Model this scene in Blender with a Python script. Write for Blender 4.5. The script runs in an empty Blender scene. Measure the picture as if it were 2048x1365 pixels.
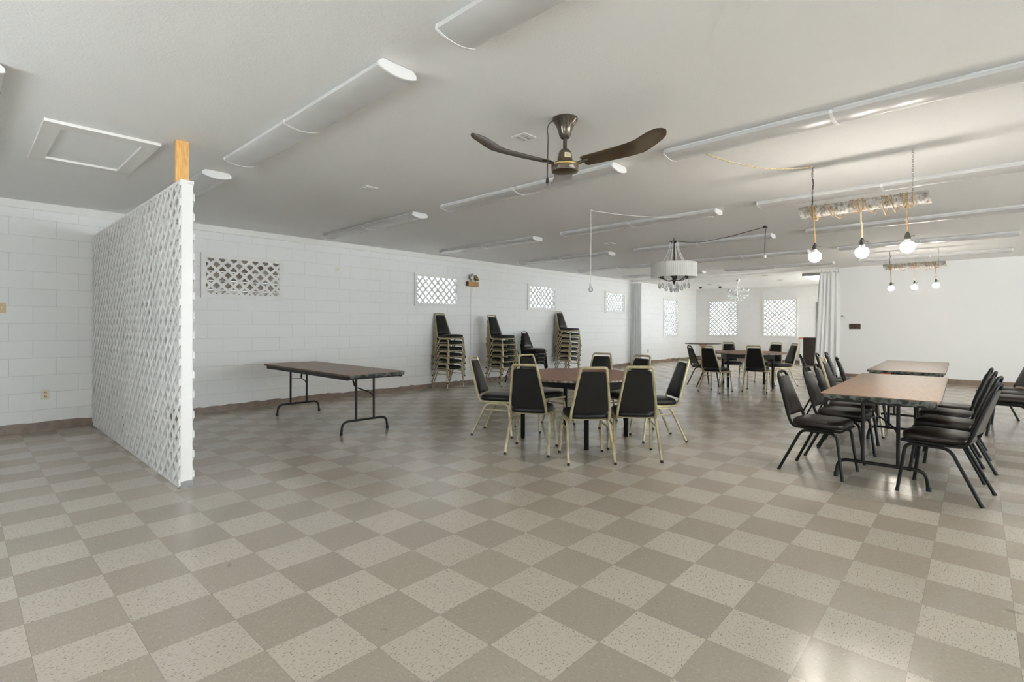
import bpy, math, random
from mathutils import Vector, Matrix

random.seed(7)
sc = bpy.context.scene
COL = sc.collection
PI = math.pi
R = math.radians

# ------------------------------------------------------------------ materials
def new_mat(name):
    m = bpy.data.materials.new(name)
    m.use_nodes = True
    nt = m.node_tree
    b = nt.nodes['Principled BSDF']
    return m, nt, b

def N(nt, typ, **kw):
    n = nt.nodes.new(typ)
    for k, v in kw.items():
        setattr(n, k, v)
    return n

def srgb(r, g, b):
    f = lambda c: (c / 255 / 12.92) if c / 255 <= .04045 else ((c / 255 + .055) / 1.055) ** 2.4
    return (f(r), f(g), f(b), 1)

def mat(name, col, rough=.5, metal=0, spec=.5, noise=0, nscale=20, col2=None, bump=0, bscale=80, coat=0,
        stretch=None):
    m, nt, b = new_mat(name)
    b.inputs['Base Color'].default_value = col
    b.inputs['Roughness'].default_value = rough
    b.inputs['Metallic'].default_value = metal
    b.inputs['Specular IOR Level'].default_value = spec
    b.inputs['Coat Weight'].default_value = coat
    tc = N(nt, 'ShaderNodeTexCoord')
    src = tc.outputs['Object']
    if stretch:
        mp = N(nt, 'ShaderNodeMapping')
        mp.inputs['Scale'].default_value = stretch
        nt.links.new(src, mp.inputs['Vector'])
        src = mp.outputs['Vector']
    if noise:
        nz = N(nt, 'ShaderNodeTexNoise')
        nz.inputs['Scale'].default_value = nscale
        nz.inputs['Detail'].default_value = 5
        nt.links.new(src, nz.inputs['Vector'])
        rp = N(nt, 'ShaderNodeValToRGB')
        c2 = col2 or tuple([c * (1 - noise) for c in col[:3]] + [1])
        rp.color_ramp.elements[0].color = col
        rp.color_ramp.elements[1].color = c2
        rp.color_ramp.elements[0].position = .42
        rp.color_ramp.elements[1].position = .62
        nt.links.new(nz.outputs['Fac'], rp.inputs['Fac'])
        nt.links.new(rp.outputs['Color'], b.inputs['Base Color'])
    if bump:
        nb = N(nt, 'ShaderNodeTexNoise')
        nb.inputs['Scale'].default_value = bscale
        nb.inputs['Detail'].default_value = 4
        nt.links.new(src, nb.inputs['Vector'])
        bp = N(nt, 'ShaderNodeBump')
        bp.inputs['Strength'].default_value = bump
        bp.inputs['Distance'].default_value = .004
        nt.links.new(nb.outputs['Fac'], bp.inputs['Height'])
        nt.links.new(bp.outputs['Normal'], b.inputs['Normal'])
    return m

M = {}
WALLC = (.835, .832, .826, 1)
M['paint'] = mat('white_wall_paint', WALLC, .55, bump=.15, bscale=60)
M['ceiling'] = mat('stippled_ceiling_paint', (.85, .852, .85, 1), .8, bump=.5, bscale=95)
M['white'] = mat('white_gloss_paint', (.80, .79, .77, 1), .4)
M['lattice'] = mat('white_lattice_paint', (.80, .79, .775, 1), .5, noise=.08, nscale=9, bump=.1, bscale=50)
M['white_metal'] = mat('white_enamel_metal', (.78, .775, .765, 1), .35)
M['diffuser'] = mat('frosted_acrylic', (.63, .63, .625, 1), .25, noise=.05, nscale=3, bump=.08, bscale=300)
M['vinyl'] = mat('black_vinyl', (.009, .009, .0085, 1), .36, spec=.35, bump=.12, bscale=260)
M['vinyl_brown'] = mat('dark_brown_vinyl', (.018, .013, .011, 1), .32, spec=.4, bump=.12, bscale=260)
M['gold'] = mat('worn_gold_tube', srgb(186, 175, 142), .36, .35, noise=.2, nscale=9, col2=srgb(160, 146, 112))
M['black_metal'] = mat('black_enamel_tube', (.0065, .0065, .006, 1), .45, spec=.22)
M['steel_dark'] = mat('dark_grey_steel', (.016, .014, .0125, 1), .45, spec=.25)
M['rubber'] = mat('black_rubber', (.01, .01, .01, 1), .7)
M['wood_top'] = mat('brown_woodgrain_laminate', srgb(118, 66, 38), .42, spec=.35, noise=.35, nscale=6, col2=srgb(150, 98, 66),
                    stretch=(2, 14, 1))
M['tan_top'] = mat('tan_laminate', srgb(136, 107, 81), .38, noise=.12, nscale=5, col2=srgb(127, 98, 73),
                   stretch=(1.5, 9, 1))
M['pale_edge'] = mat('worn_pale_edge', srgb(165, 155, 140), .5, noise=.5, nscale=25, col2=srgb(90, 80, 70))
M['dark_edge'] = mat('dark_table_edge', srgb(62, 52, 46), .5, noise=.4, nscale=30, col2=srgb(95, 80, 70))
M['chipped'] = mat('chipped_particle_board', srgb(40, 46, 43), .75, noise=.6, nscale=26, col2=srgb(104, 106, 100), bump=.9, bscale=70)
M['plywood_black'] = mat('black_painted_board', (.01, .01, .01, 1), .55)
M['pine'] = mat('pine_wood', srgb(226, 178, 108), .55, noise=.25, nscale=9, col2=srgb(206, 152, 84), stretch=(14, 14, 1.2))
M['baseboard'] = mat('brown_vinyl_base', srgb(136, 117, 101), .4, noise=.25, nscale=9, col2=srgb(119, 101, 87))
M['tape'] = mat('grey_tape', srgb(150, 150, 150), .35, noise=.2, nscale=20)
M['bronze'] = mat('dark_bronze', (.035, .022, .013, 1), .4, .6)
M['fan_brown'] = mat('brown_enamel', srgb(92, 80, 64), .28, .25, noise=.25, nscale=8, col2=srgb(78, 62, 48))
M['fan_hood'] = mat('glossy_taupe_metal', srgb(96, 88, 78), .15, .6)
M['brass'] = mat('brass_band', srgb(214, 190, 120), .25, .7)
M['sticker'] = mat('cream_sticker', srgb(222, 212, 180), .5)
M['ink'] = mat('dull_red_ink', srgb(150, 90, 70), .6)
M['cord_grey'] = mat('grey_cord', srgb(86, 82, 76), .5)
M['cord_white'] = mat('white_cord', srgb(222, 220, 215), .5)
M['cord_dark'] = mat('dark_cord', srgb(48, 44, 40), .5)
M['rope'] = mat('jute_rope', srgb(176, 148, 108), .8, noise=.3, nscale=60, col2=srgb(146, 116, 80))
M['rope_light'] = mat('pale_sisal_rope', srgb(196, 182, 152), .8, noise=.25, nscale=60, col2=srgb(164, 146, 114))
M['chain'] = mat('zinc_chain', srgb(150, 148, 142), .35, .9)
M['socket'] = mat('gunmetal_socket', srgb(96, 94, 90), .3, .8)
M['bark_cut'] = mat('cut_birch_end', srgb(150, 110, 75), .8, noise=.3, nscale=30)
M['outlet'] = mat('ivory_plastic', srgb(226, 220, 204), .4)
M['slot'] = mat('dark_slot', srgb(60, 56, 50), .6)
M['beige'] = mat('beige_plastic', srgb(212, 188, 148), .4)
M['tan_box'] = mat('tan_painted_metal', srgb(186, 140, 88), .45)
M['dark_side'] = mat('dark_brown_metal', srgb(74, 56, 42), .5)
M['chrome'] = mat('chrome', srgb(190, 188, 185), .15, 1)
M['lens'] = mat('lamp_lens', srgb(205, 200, 205), .1)
M['olive'] = mat('aged_yellow_reflector', srgb(150, 138, 92), .35, .3)
M['brown_plate'] = mat('dark_brown_plate', srgb(78, 60, 46), .5, noise=.4, nscale=40, col2=srgb(55, 42, 32))
M['dark_screen'] = mat('grey_display', srgb(120, 122, 122), .3)
M['door_grey'] = mat('grey_door_paint', srgb(128, 126, 124), .5)
M['cabinet'] = mat('dark_walnut', srgb(44, 35, 29), .5, noise=.3, nscale=6)
M['orange_wood'] = mat('orange_wood_trim', srgb(190, 130, 84), .5)
M['white_panel'] = mat('pale_panel', srgb(206, 208, 208), .5)
M['vent_dark'] = mat('dark_downlight', srgb(95, 90, 84), .5)
M['trim_grey'] = mat('grey_end_trim', srgb(160, 158, 154), .5)
M['ground'] = mat('pale_gravel', (.72, .72, .71, 1), .9, noise=.12, nscale=3)
M['siding'] = mat('weathered_board_siding', srgb(104, 88, 70), .8, noise=.5, nscale=2.2, col2=srgb(150, 140, 128), stretch=(1, 1, 9))

def block_wall_mat(name, axis):
    m, nt, b = new_mat(name)
    b.inputs['Roughness'].default_value = .5
    g = N(nt, 'ShaderNodeNewGeometry')
    sx = N(nt, 'ShaderNodeSeparateXYZ')
    nt.links.new(g.outputs['Position'], sx.inputs[0])
    cx = N(nt, 'ShaderNodeCombineXYZ')
    nt.links.new(sx.outputs[axis], cx.inputs[0])
    sub = N(nt, 'ShaderNodeMath', operation='SUBTRACT')
    sub.inputs[1].default_value = .049
    nt.links.new(sx.outputs[2], sub.inputs[0])
    nt.links.new(sub.outputs[0], cx.inputs[1])
    br = N(nt, 'ShaderNodeTexBrick')
    br.inputs['Scale'].default_value = 1
    br.inputs['Brick Width'].default_value = .4064
    br.inputs['Row Height'].default_value = .2032
    br.inputs['Mortar Size'].default_value = .004
    br.inputs['Mortar Smooth'].default_value = .6
    br.inputs['Color1'].default_value = WALLC
    br.inputs['Color2'].default_value = (.822, .818, .812, 1)
    br.inputs['Mortar'].default_value = (.72, .715, .71, 1)
    nt.links.new(cx.outputs[0], br.inputs['Vector'])
    nt.links.new(br.outputs['Color'], b.inputs['Base Color'])
    nz = N(nt, 'ShaderNodeTexNoise')
    nz.inputs['Scale'].default_value = 40
    nz.inputs['Detail'].default_value = 5
    nt.links.new(g.outputs['Position'], nz.inputs['Vector'])
    b1 = N(nt, 'ShaderNodeBump')
    b1.inputs['Strength'].default_value = .5
    b1.inputs['Distance'].default_value = .006
    b1.invert = True
    nt.links.new(br.outputs['Fac'], b1.inputs['Height'])
    b2 = N(nt, 'ShaderNodeBump')
    b2.inputs['Strength'].default_value = .25
    b2.inputs['Distance'].default_value = .003
    nt.links.new(nz.outputs['Fac'], b2.inputs['Height'])
    nt.links.new(b1.outputs['Normal'], b2.inputs['Normal'])
    nt.links.new(b2.outputs['Normal'], b.inputs['Normal'])
    return m

M['block_x'] = block_wall_mat('painted_block_wall', 0)
M['block_y'] = block_wall_mat('painted_block_wall_end', 1)

def floor_mat():
    m, nt, b = new_mat('checkered_vinyl_tile')
    T = .3048
    g = N(nt, 'ShaderNodeNewGeometry')
    sx = N(nt, 'ShaderNodeSeparateXYZ')
    nt.links.new(g.outputs['Position'], sx.inputs[0])
    def math_(op, a, c=None):
        n = N(nt, 'ShaderNodeMath', operation=op)
        if hasattr(a, 'links'): nt.links.new(a, n.inputs[0])
        else: n.inputs[0].default_value = a
        if c is not None:
            if hasattr(c, 'links'): nt.links.new(c, n.inputs[1])
            else: n.inputs[1].default_value = c
        return n.outputs[0]
    u = math_('DIVIDE', math_('SUBTRACT', sx.outputs[0], 1.1085), T)
    v = math_('DIVIDE', math_('SUBTRACT', sx.outputs[1], 2.020), T)
    fu, fv = math_('FLOOR', u), math_('FLOOR', v)
    par = math_('MODULO', math_('ADD', math_('ADD', fu, fv), 400), 2)   # i=0,j=-1 -> odd -> dark tile
    # per tile variation
    cb = N(nt, 'ShaderNodeCombineXYZ')
    nt.links.new(fu, cb.inputs[0]); nt.links.new(fv, cb.inputs[1])
    wn = N(nt, 'ShaderNodeTexWhiteNoise', noise_dimensions='2D')
    nt.links.new(cb.outputs[0], wn.inputs['Vector'])
    # flecks: stretched one way on one tone, the other way on the other
    def flecks(sx_, sy_, lo, hi, seed):
        mp = N(nt, 'ShaderNodeMapping')
        mp.inputs['Scale'].default_value = (sx_, sy_, 1)
        mp.inputs['Location'].default_value = (seed, seed * .7, 0)
        nt.links.new(g.outputs['Position'], mp.inputs['Vector'])
        nz = N(nt, 'ShaderNodeTexNoise')
        nz.inputs['Scale'].default_value = 1
        nz.inputs['Detail'].default_value = 2.5
        nt.links.new(mp.outputs[0], nz.inputs['Vector'])
        mr = N(nt, 'ShaderNodeMapRange')
        mr.inputs[1].default_value = lo
        mr.inputs[2].default_value = hi
        nt.links.new(nz.outputs['Fac'], mr.inputs[0])
        return mr.outputs[0]
    def mixc(f, a, c):
        n = N(nt, 'ShaderNodeMix', data_type='RGBA')
        nt.links.new(f, n.inputs[0]) if hasattr(f, 'links') else setattr(n.inputs[0], 'default_value', f)
        for s, val in ((n.inputs[6], a), (n.inputs[7], c)):
            if hasattr(val, 'links'): nt.links.new(val, s)
            else: s.default_value = val
        return n.outputs[2]
    light = mixc(flecks(70, 150, .60, .65, 3), FL_LIGHT, FL_LFLECK)
    light = mixc(flecks(90, 60, .64, .72, 17), light, FL_LFLECK2)
    dark = mixc(flecks(120, 48, .56, .70, 9), FL_DARK, FL_DFLECK)
    dark = mixc(flecks(150, 60, .60, .70, 29), dark, FL_DFLECK2)
    c = mixc(par, light, dark)
    # slight brightness change from tile to tile
    hs = N(nt, 'ShaderNodeHueSaturation')
    mr = N(nt, 'ShaderNodeMapRange')
    mr.inputs[3].default_value = .95
    mr.inputs[4].default_value = 1.04
    nt.links.new(wn.outputs['Value'], mr.inputs[0])
    nt.links.new(mr.outputs[0], hs.inputs['Value'])
    nt.links.new(c, hs.inputs['Color'])
    c = hs.outputs['Color']
    # seams
    fr_u = math_('ABSOLUTE', math_('SUBTRACT', math_('FRACT', u), .5))
    fr_v = math_('ABSOLUTE', math_('SUBTRACT', math_('FRACT', v), .5))
    seam = math_('GREATER_THAN', math_('MAXIMUM', fr_u, fr_v), .4965)
    c = mixc(math_('MULTIPLY', seam, .42), c, (.16, .13, .10, 1))
    # scattered scuffs
    sp = flecks(5.5, 3.1, .735, .76, 41)
    c = mixc(math_('MULTIPLY', sp, .35), c, (.10, .085, .07, 1))
    nt.links.new(c, b.inputs['Base Color'])
    nz = N(nt, 'ShaderNodeTexNoise')
    nz.inputs['Scale'].default_value = 3.0
    nz.inputs['Detail'].default_value = 5
    nt.links.new(g.outputs['Position'], nz.inputs['Vector'])
    mr = N(nt, 'ShaderNodeMapRange')
    mr.inputs[1].default_value = .3
    mr.inputs[2].default_value = .7
    mr.inputs[3].default_value = .15
    mr.inputs[4].default_value = .27
    nt.links.new(nz.outputs['Fac'], mr.inputs[0])
    nt.links.new(mr.outputs[0], b.inputs['Roughness'])
    b.inputs['Specular IOR Level'].default_value = .5
    nz2 = N(nt, 'ShaderNodeTexNoise')
    nz2.inputs['Scale'].default_value = 9
    nz2.inputs['Detail'].default_value = 3
    nt.links.new(g.outputs['Position'], nz2.inputs['Vector'])
    bp = N(nt, 'ShaderNodeBump')
    bp.inputs['Strength'].default_value = .12
    bp.inputs['Distance'].default_value = .004
    nt.links.new(nz2.outputs['Fac'], bp.inputs['Height'])
    nt.links.new(bp.outputs['Normal'], b.inputs['Normal'])
    return m

FL_LIGHT, FL_LFLECK, FL_LFLECK2 = (0.515, 0.462, 0.391, 1), (0.255, 0.222, 0.175, 1), (0.581, 0.532, 0.463, 1)
FL_DARK, FL_DFLECK, FL_DFLECK2 = (0.385, 0.338, 0.279, 1), (0.450, 0.399, 0.332, 1), (0.308, 0.268, 0.215, 1)
M['floor'] = floor_mat()

def bark_mat():
    m, nt, b = new_mat('white_birch_bark')
    b.inputs['Roughness'].default_value = .8
    tc = N(nt, 'ShaderNodeTexCoord')
    mp = N(nt, 'ShaderNodeMapping'); mp.inputs['Scale'].default_value = (22, 34, 22)
    nt.links.new(tc.outputs['Object'], mp.inputs[0])
    nz = N(nt, 'ShaderNodeTexNoise'); nz.inputs['Scale'].default_value = 1.4; nz.inputs['Detail'].default_value = 6
    nt.links.new(mp.outputs[0], nz.inputs['Vector'])
    rp = N(nt, 'ShaderNodeValToRGB')
    e = rp.color_ramp.elements
    e[0].position = .38; e[0].color = srgb(186, 184, 180)
    e[1].position = .66; e[1].color = srgb(112, 102, 92)
    x = rp.color_ramp.elements.new(.52); x.color = srgb(160, 156, 150)
    nt.links.new(nz.outputs['Fac'], rp.inputs[0])
    n2 = N(nt, 'ShaderNodeTexNoise'); n2.inputs['Scale'].default_value = 7; n2.inputs['Detail'].default_value = 2
    nt.links.new(tc.outputs['Object'], n2.inputs['Vector'])
    mr = N(nt, 'ShaderNodeMapRange'); mr.inputs[1].default_value = .60; mr.inputs[2].default_value = .68
    nt.links.new(n2.outputs['Fac'], mr.inputs[0])
    mx = N(nt, 'ShaderNodeMix', data_type='RGBA')
    nt.links.new(mr.outputs[0], mx.inputs[0]); nt.links.new(rp.outputs[0], mx.inputs[6])
    mx.inputs[7].default_value = srgb(120, 86, 60)
    nt.links.new(mx.outputs[2], b.inputs['Base Color'])
    bp = N(nt, 'ShaderNodeBump'); bp.inputs['Strength'].default_value = .5; bp.inputs['Distance'].default_value = .004
    nt.links.new(nz.outputs['Fac'], bp.inputs['Height']); nt.links.new(bp.outputs[0], b.inputs['Normal'])
    return m
M['bark'] = bark_mat()

def emit_mat(name, col, s):
    m, nt, b = new_mat(name)
    nt.nodes.remove(b)
    e = N(nt, 'ShaderNodeEmission')
    e.inputs[0].default_value = col
    e.inputs[1].default_value = s
    nt.links.new(e.outputs[0], nt.nodes['Material Output'].inputs[0])
    return m
BULB = 52
M['bulb'] = emit_mat('lit_bulb', (1, .93, .82, 1), BULB)

def pane_mat(name='window_glass', k=1):
    m, nt, b = new_mat(name)
    nt.nodes.remove(b)
    t = N(nt, 'ShaderNodeBsdfTransparent'); t.inputs[0].default_value = (.97 * k, .985 * k, .98 * k, 1)
    g = N(nt, 'ShaderNodeBsdfGlossy'); g.inputs['Roughness'].default_value = .02
    x = N(nt, 'ShaderNodeMixShader'); x.inputs[0].default_value = .05
    nt.links.new(t.outputs[0], x.inputs[1]); nt.links.new(g.outputs[0], x.inputs[2])
    nt.links.new(x.outputs[0], nt.nodes['Material Output'].inputs[0])
    return m
M['pane'] = pane_mat()

M['film'] = pane_mat('window_film', .36)  # pane tint added to tone down the bright sky behind the lattice
M['dimmed_pane_dark'] = pane_mat('dimmed_glass_dark', .30)
M['dimmed_pane_back'] = pane_mat('dimmed_glass_back', .32)
M['lit_panel'] = emit_mat('lit_ceiling_panel', (1, .93, .82, 1), 2.2)

def crystal_mat():
    m, nt, b = new_mat('clear_crystal')
    nt.nodes.remove(b)
    t = N(nt, 'ShaderNodeBsdfTransparent'); t.inputs[0].default_value = (.95, .96, .97, 1)
    g = N(nt, 'ShaderNodeBsdfGlossy'); g.inputs['Roughness'].default_value = .08
    d = N(nt, 'ShaderNodeBsdfTranslucent'); d.inputs[0].default_value = (.9, .9, .9, 1)
    y = N(nt, 'ShaderNodeMixShader'); y.inputs[0].default_value = .5
    nt.links.new(g.outputs[0], y.inputs[1]); nt.links.new(d.outputs[0], y.inputs[2])
    fr = N(nt, 'ShaderNodeLayerWeight'); fr.inputs[0].default_value = .6
    x = N(nt, 'ShaderNodeMixShader')
    nt.links.new(fr.outputs['Facing'], x.inputs[0])
    nt.links.new(t.outputs[0], x.inputs[1]); nt.links.new(y.outputs[0], x.inputs[2])
    nt.links.new(x.outputs[0], nt.nodes['Material Output'].inputs[0])
    return m
M['bead'] = mat('pale_glass_bead', (.85, .85, .85, 1), .1)
M['crystal'] = crystal_mat()

def fabric_mat(name, col, trans):
    m, nt, b = new_mat(name)
    nt.nodes.remove(b)
    d = N(nt, 'ShaderNodeBsdfDiffuse'); d.inputs[0].default_value = col
    t = N(nt, 'ShaderNodeBsdfTranslucent'); t.inputs[0].default_value = col
    x = N(nt, 'ShaderNodeMixShader'); x.inputs[0].default_value = trans
    nt.links.new(d.outputs[0], x.inputs[1]); nt.links.new(t.outputs[0], x.inputs[2])
    nt.links.new(x.outputs[0], nt.nodes['Material Output'].inputs[0])
    return m
M['shade'] = fabric_mat('pleated_shade_fabric', (.86, .85, .82, 1), .35)
M['curtain'] = fabric_mat('white_curtain_cloth', (.88, .88, .875, 1), .12)

# ------------------------------------------------------------------ mesh builder
class MB:
    def __init__(s):
        s.v, s.f = [], []
    def add(s, vs, fs):
        o = len(s.v)
        s.v += [tuple(p) for p in vs]
        s.f += [tuple(i + o for i in f) for f in fs]
        return s
    def box(s, x0, x1, y0, y1, z0, z1, mtx=None):
        vs = [Vector((x, y, z)) for z in (z0, z1) for y in (y0, y1) for x in (x0, x1)]
        if mtx: vs = [mtx @ p for p in vs]
        return s.add(vs, [(0, 2, 3, 1), (4, 5, 7, 6), (0, 1, 5, 4), (1, 3, 7, 5), (3, 2, 6, 7), (2, 0, 4, 6)])
    def tube(s, path, r, n=8, closed=False, sq=0, cap=True):
        P = [Vector(p) for p in path]
        m = len(P)
        rr = r if isinstance(r, (list, tuple)) else [r] * m
        T = []
        for i in range(m):
            a = P[(i - 1) % m] if (closed or i > 0) else P[i]
            c = P[(i + 1) % m] if (closed or i < m - 1) else P[i]
            d = (c - a)
            T.append(d.normalized() if d.length > 1e-9 else Vector((0, 0, 1)))
        ref = Vector((1, 0, 0))
        if abs(T[0].dot(ref)) > .9: ref = Vector((0, 1, 0))
        u = (ref - T[0] * ref.dot(T[0])).normalized()
        vs, fs = [], []
        for i in range(m):
            if i:
                u = (u - T[i] * u.dot(T[i]))
                u = u.normalized() if u.length > 1e-6 else Vector((0, 1, 0))
            w = T[i].cross(u)
            for k in range(n):
                a = 2 * PI * (k + .5) / n
                ca, sa = math.cos(a), math.sin(a)
                if sq:
                    e = sq
                    ca = math.copysign(abs(ca) ** e, ca); sa = math.copysign(abs(sa) ** e, sa)
                vs.append(P[i] + (u * ca + w * sa) * rr[i])
        for i in range(m if closed else m - 1):
            for k in range(n):
                a, b_ = i * n + k, i * n + (k + 1) % n
                c, d = ((i + 1) % m) * n + (k + 1) % n, ((i + 1) % m) * n + k
                fs.append((a, b_, c, d))
        if cap and not closed:
            fs.append(tuple(range(n - 1, -1, -1)))
            fs.append(tuple((m - 1) * n + k for k in range(n)))
        return s.add(vs, fs)
    def lathe(s, prof, n=24, c=(0, 0, 0), cap=True, mtx=None, wob=None):
        vs, fs = [], []
        for (r, z) in prof:
            for k in range(n):
                a = 2 * PI * k / n
                q = r * (1 + (wob(k) if wob else 0))
                vs.append(Vector((c[0] + q * math.cos(a), c[1] + q * math.sin(a), c[2] + z)))
        if mtx: vs = [mtx @ p for p in vs]
        m = len(prof)
        for i in range(m - 1):
            for k in range(n):
                fs.append((i * n + k, i * n + (k + 1) % n, (i + 1) * n + (k + 1) % n, (i + 1) * n + k))
        if cap:
            fs.append(tuple(range(n - 1, -1, -1)))
            fs.append(tuple((m - 1) * n + k for k in range(n)))
        return s.add(vs, fs)
    def sphere(s, c, r, n=16, m=10):
        prof = [(max(1e-4, r * math.sin(PI * i / m)), -r * math.cos(PI * i / m)) for i in range(m + 1)]
        return s.lathe(prof, n, c)
    def prism(s, poly, h0, h1, fn):
        n = len(poly)
        vs = [fn(u, v, h0) for u, v in poly] + [fn(u, v, h1) for u, v in poly]
        fs = [tuple(range(n - 1, -1, -1)), tuple(range(n, 2 * n))]
        fs += [(i, (i + 1) % n, n + (i + 1) % n, n + i) for i in range(n)]
        return s.add(vs, fs)
    def cushion(s, outline, rings, fn, ctr):
        n = len(outline)
        vs, fs = [], []
        for (k, h) in rings:
            for (u, v) in outline:
                vs.append(fn(ctr[0] + (u - ctr[0]) * k, ctr[1] + (v - ctr[1]) * k, h))
        for i in range(len(rings) - 1):
            for j in range(n):
                fs.append((i * n + j, i * n + (j + 1) % n, (i + 1) * n + (j + 1) % n, (i + 1) * n + j))
        fs.append(tuple(range(n - 1, -1, -1)))
        fs.append(tuple((len(rings) - 1) * n + j for j in range(n)))
        return s.add(vs, fs)
    def build(s, name, m, parent=None, smooth=True, bevel=0, loc=None, ang=38):
        me = bpy.data.meshes.new(name)
        me.from_pydata(s.v, [], s.f)
        me.validate()
        import bmesh
        bm = bmesh.new(); bm.from_mesh(me)
        bmesh.ops.recalc_face_normals(bm, faces=bm.faces[:])
        bm.to_mesh(me); bm.free()
        me.materials.append(m)
        if smooth:
            me.polygons.foreach_set('use_smooth', [True] * len(me.polygons))
            me.set_sharp_from_angle(angle=R(ang))
        o = bpy.data.objects.new(name, me)
        COL.objects.link(o)
        if bevel:
            bv = o.modifiers.new('bevel', 'BEVEL'); bv.width = bevel; bv.segments = 2; bv.limit_method = 'ANGLE'
        if parent: o.parent = parent
        if loc: o.location = loc
        return o

def fillet(pts, rad, seg=5):
    P = [Vector(p) for p in pts]
    out = [P[0]]
    for i in range(1, len(P) - 1):
        r = rad[i - 1] if isinstance(rad, (list, tuple)) else rad
        a, b, c = P[i - 1], P[i], P[i + 1]
        d1, d2 = (a - b), (c - b)
        l = min(r, d1.length * .49, d2.length * .49)
        p0, p1 = b + d1.normalized() * l, b + d2.normalized() * l
        for k in range(seg + 1):
            t = k / seg
            out.append(p0 * (1 - t) ** 2 + b * 2 * t * (1 - t) + p1 * t * t)
    out.append(P[-1])
    return out

def tag(o, label, cat, group=None):
    o['label'] = label; o['category'] = cat
    if group: o['group'] = group
    return o

def thing(name, label, cat, loc=(0, 0, 0), rotz=0, group=None):
    o = bpy.data.objects.new(name, None)
    COL.objects.link(o)
    o.empty_display_size = .1
    o.location = loc; o.rotation_euler = (0, 0, rotz)
    return tag(o, label, cat, group)

def struct(o, label=None):
    o['kind'] = 'structure'
    if label: o['label'] = label
    return o

CH = {}
def dup(root, loc, rotz, label, group=None, rotx=0):
    def cp(o, par):
        c = o.copy(); COL.objects.link(c)
        if par: c.parent = par
        for ch in kids.get(o.name, []): cp(ch, c)
        return c
    kids = {}
    def walk(o):
        kids[o.name] = list(o.children)
        for c in o.children: walk(c)
    walk(root)
    r = cp(root, None)
    r.location = loc; r.rotation_euler = (rotx, 0, rotz)
    r['label'] = label
    if group: r['group'] = group
    return r

def fwd(dx, dy):            # rotation that turns local +Y into (dx, dy)
    return math.atan2(-dx, dy)

# ------------------------------------------------------------------ setting
ZC = 2.69                  # ceiling height
YW = 8.15                  # block wall on the left
XB = 19.5                  # far end wall
XP = 14.6                  # partition wall on the right
YR = -8.5                  # right-hand wall, out of the frame
XF = -2.4                  # wall behind the photographer

b = MB().box(XF - .2, XB + .2, YR - .2, YW + .2, -.12, 0)
struct(b.build('floor', M['floor'], smooth=False))
b = MB().box(XF - .2, XB + .2, YR - .2, YW + .2, ZC, ZC + .15)
struct(b.build('ceiling', M['ceiling'], smooth=False))

def wall(name, a0, a1, holes, fn, m, z1=ZC):
    """wall running along a from a0 to a1; holes = (u0,u1,z0,z1); fn(u0,u1,z0,z1) -> box bounds"""
    mb = MB()
    us = sorted({a0, a1, *[h[0] for h in holes], *[h[1] for h in holes]})
    for u0, u1 in zip(us, us[1:]):
        hs = sorted([h for h in holes if h[0] <= u0 + 1e-6 and h[1] >= u1 - 1e-6], key=lambda h: h[2])
        z = 0
        for h in hs:
            if h[2] > z: mb.box(*fn(u0, u1, z, h[2]))
            z = h[3]
        if z < z1: mb.box(*fn(u0, u1, z, z1))
    return struct(mb.build(name, m, smooth=False))

# window openings (inside the frames)
WZ0, WZ1 = 1.700, 2.235
LWIN = [(2.345, 3.508), (6.051, 7.206), (9.43, 10.585), (12.925, 14.09)]
FR = .062
left_holes = [(a + FR, c - FR, WZ0, WZ1) for a, c in LWIN] + [(16.70 + .05, 17.86 - .05, .93, 2.18)]
wall('wall_left', XF - .2, XB + .06, left_holes, lambda u0, u1, z0, z1: (u0, u1, YW, YW + .06, z0, z1), M['block_x'])
BWIN = [(6.535, 7.665), (4.585, 5.727)]
back_holes = [(a + FR, c - FR, .93, 2.185) for a, c in BWIN]
wall('wall_back', 2.38, YW, back_holes, lambda u0, u1, z0, z1: (XB, XB + .06, u0, u1, z0, z1), M['block_y'])
wall('wall_partition', YR, 2.52, [], lambda u0, u1, z0, z1: (XP, XP + .14, u0, u1, z0, z1), M['paint'])
RW = [(.2, 4.0), (4.6, 8.4), (9.0, 10.6)]  # unseen windows, widened and spaced to spread daylight across the room
right_holes = [(a, c, .45, 2.5) for a, c in RW]
wall('wall_right', XF - .2, XP + .14, right_holes, lambda u0, u1, z0, z1: (u0, u1, YR - .2, YR, z0, z1), M['paint'])
rear_holes = [(-1.0, .2, .9, 2.15), (2.4, 3.8, .9, 2.15)]  # unseen openings behind the camera, sized to balance the near daylight
wall('wall_rear', YR, YW, rear_holes, lambda u0, u1, z0, z1: (XF - .2, XF, u0, u1, z0, z1), M['paint'])
SW = [(15.1, 16.9), (17.3, 19.1)]  # unseen windows added to brighten the back room
wall('wall_side', XP + .14, XB, [(a, c, .7, 2.3) for a, c in SW], lambda u0, u1, z0, z1: (u0, u1, 2.38, 2.52, z0, z1), M['paint'])

def trim(name, bounds):
    return struct(MB().box(*bounds).build(name, M['white'], bevel=.003))
trim('trim_1', (XF, XB, YW - .02, YW, 2.598, ZC))
trim('trim_2', (XB - .02, XB, 2.52, YW - .02, 2.60, ZC))

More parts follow.
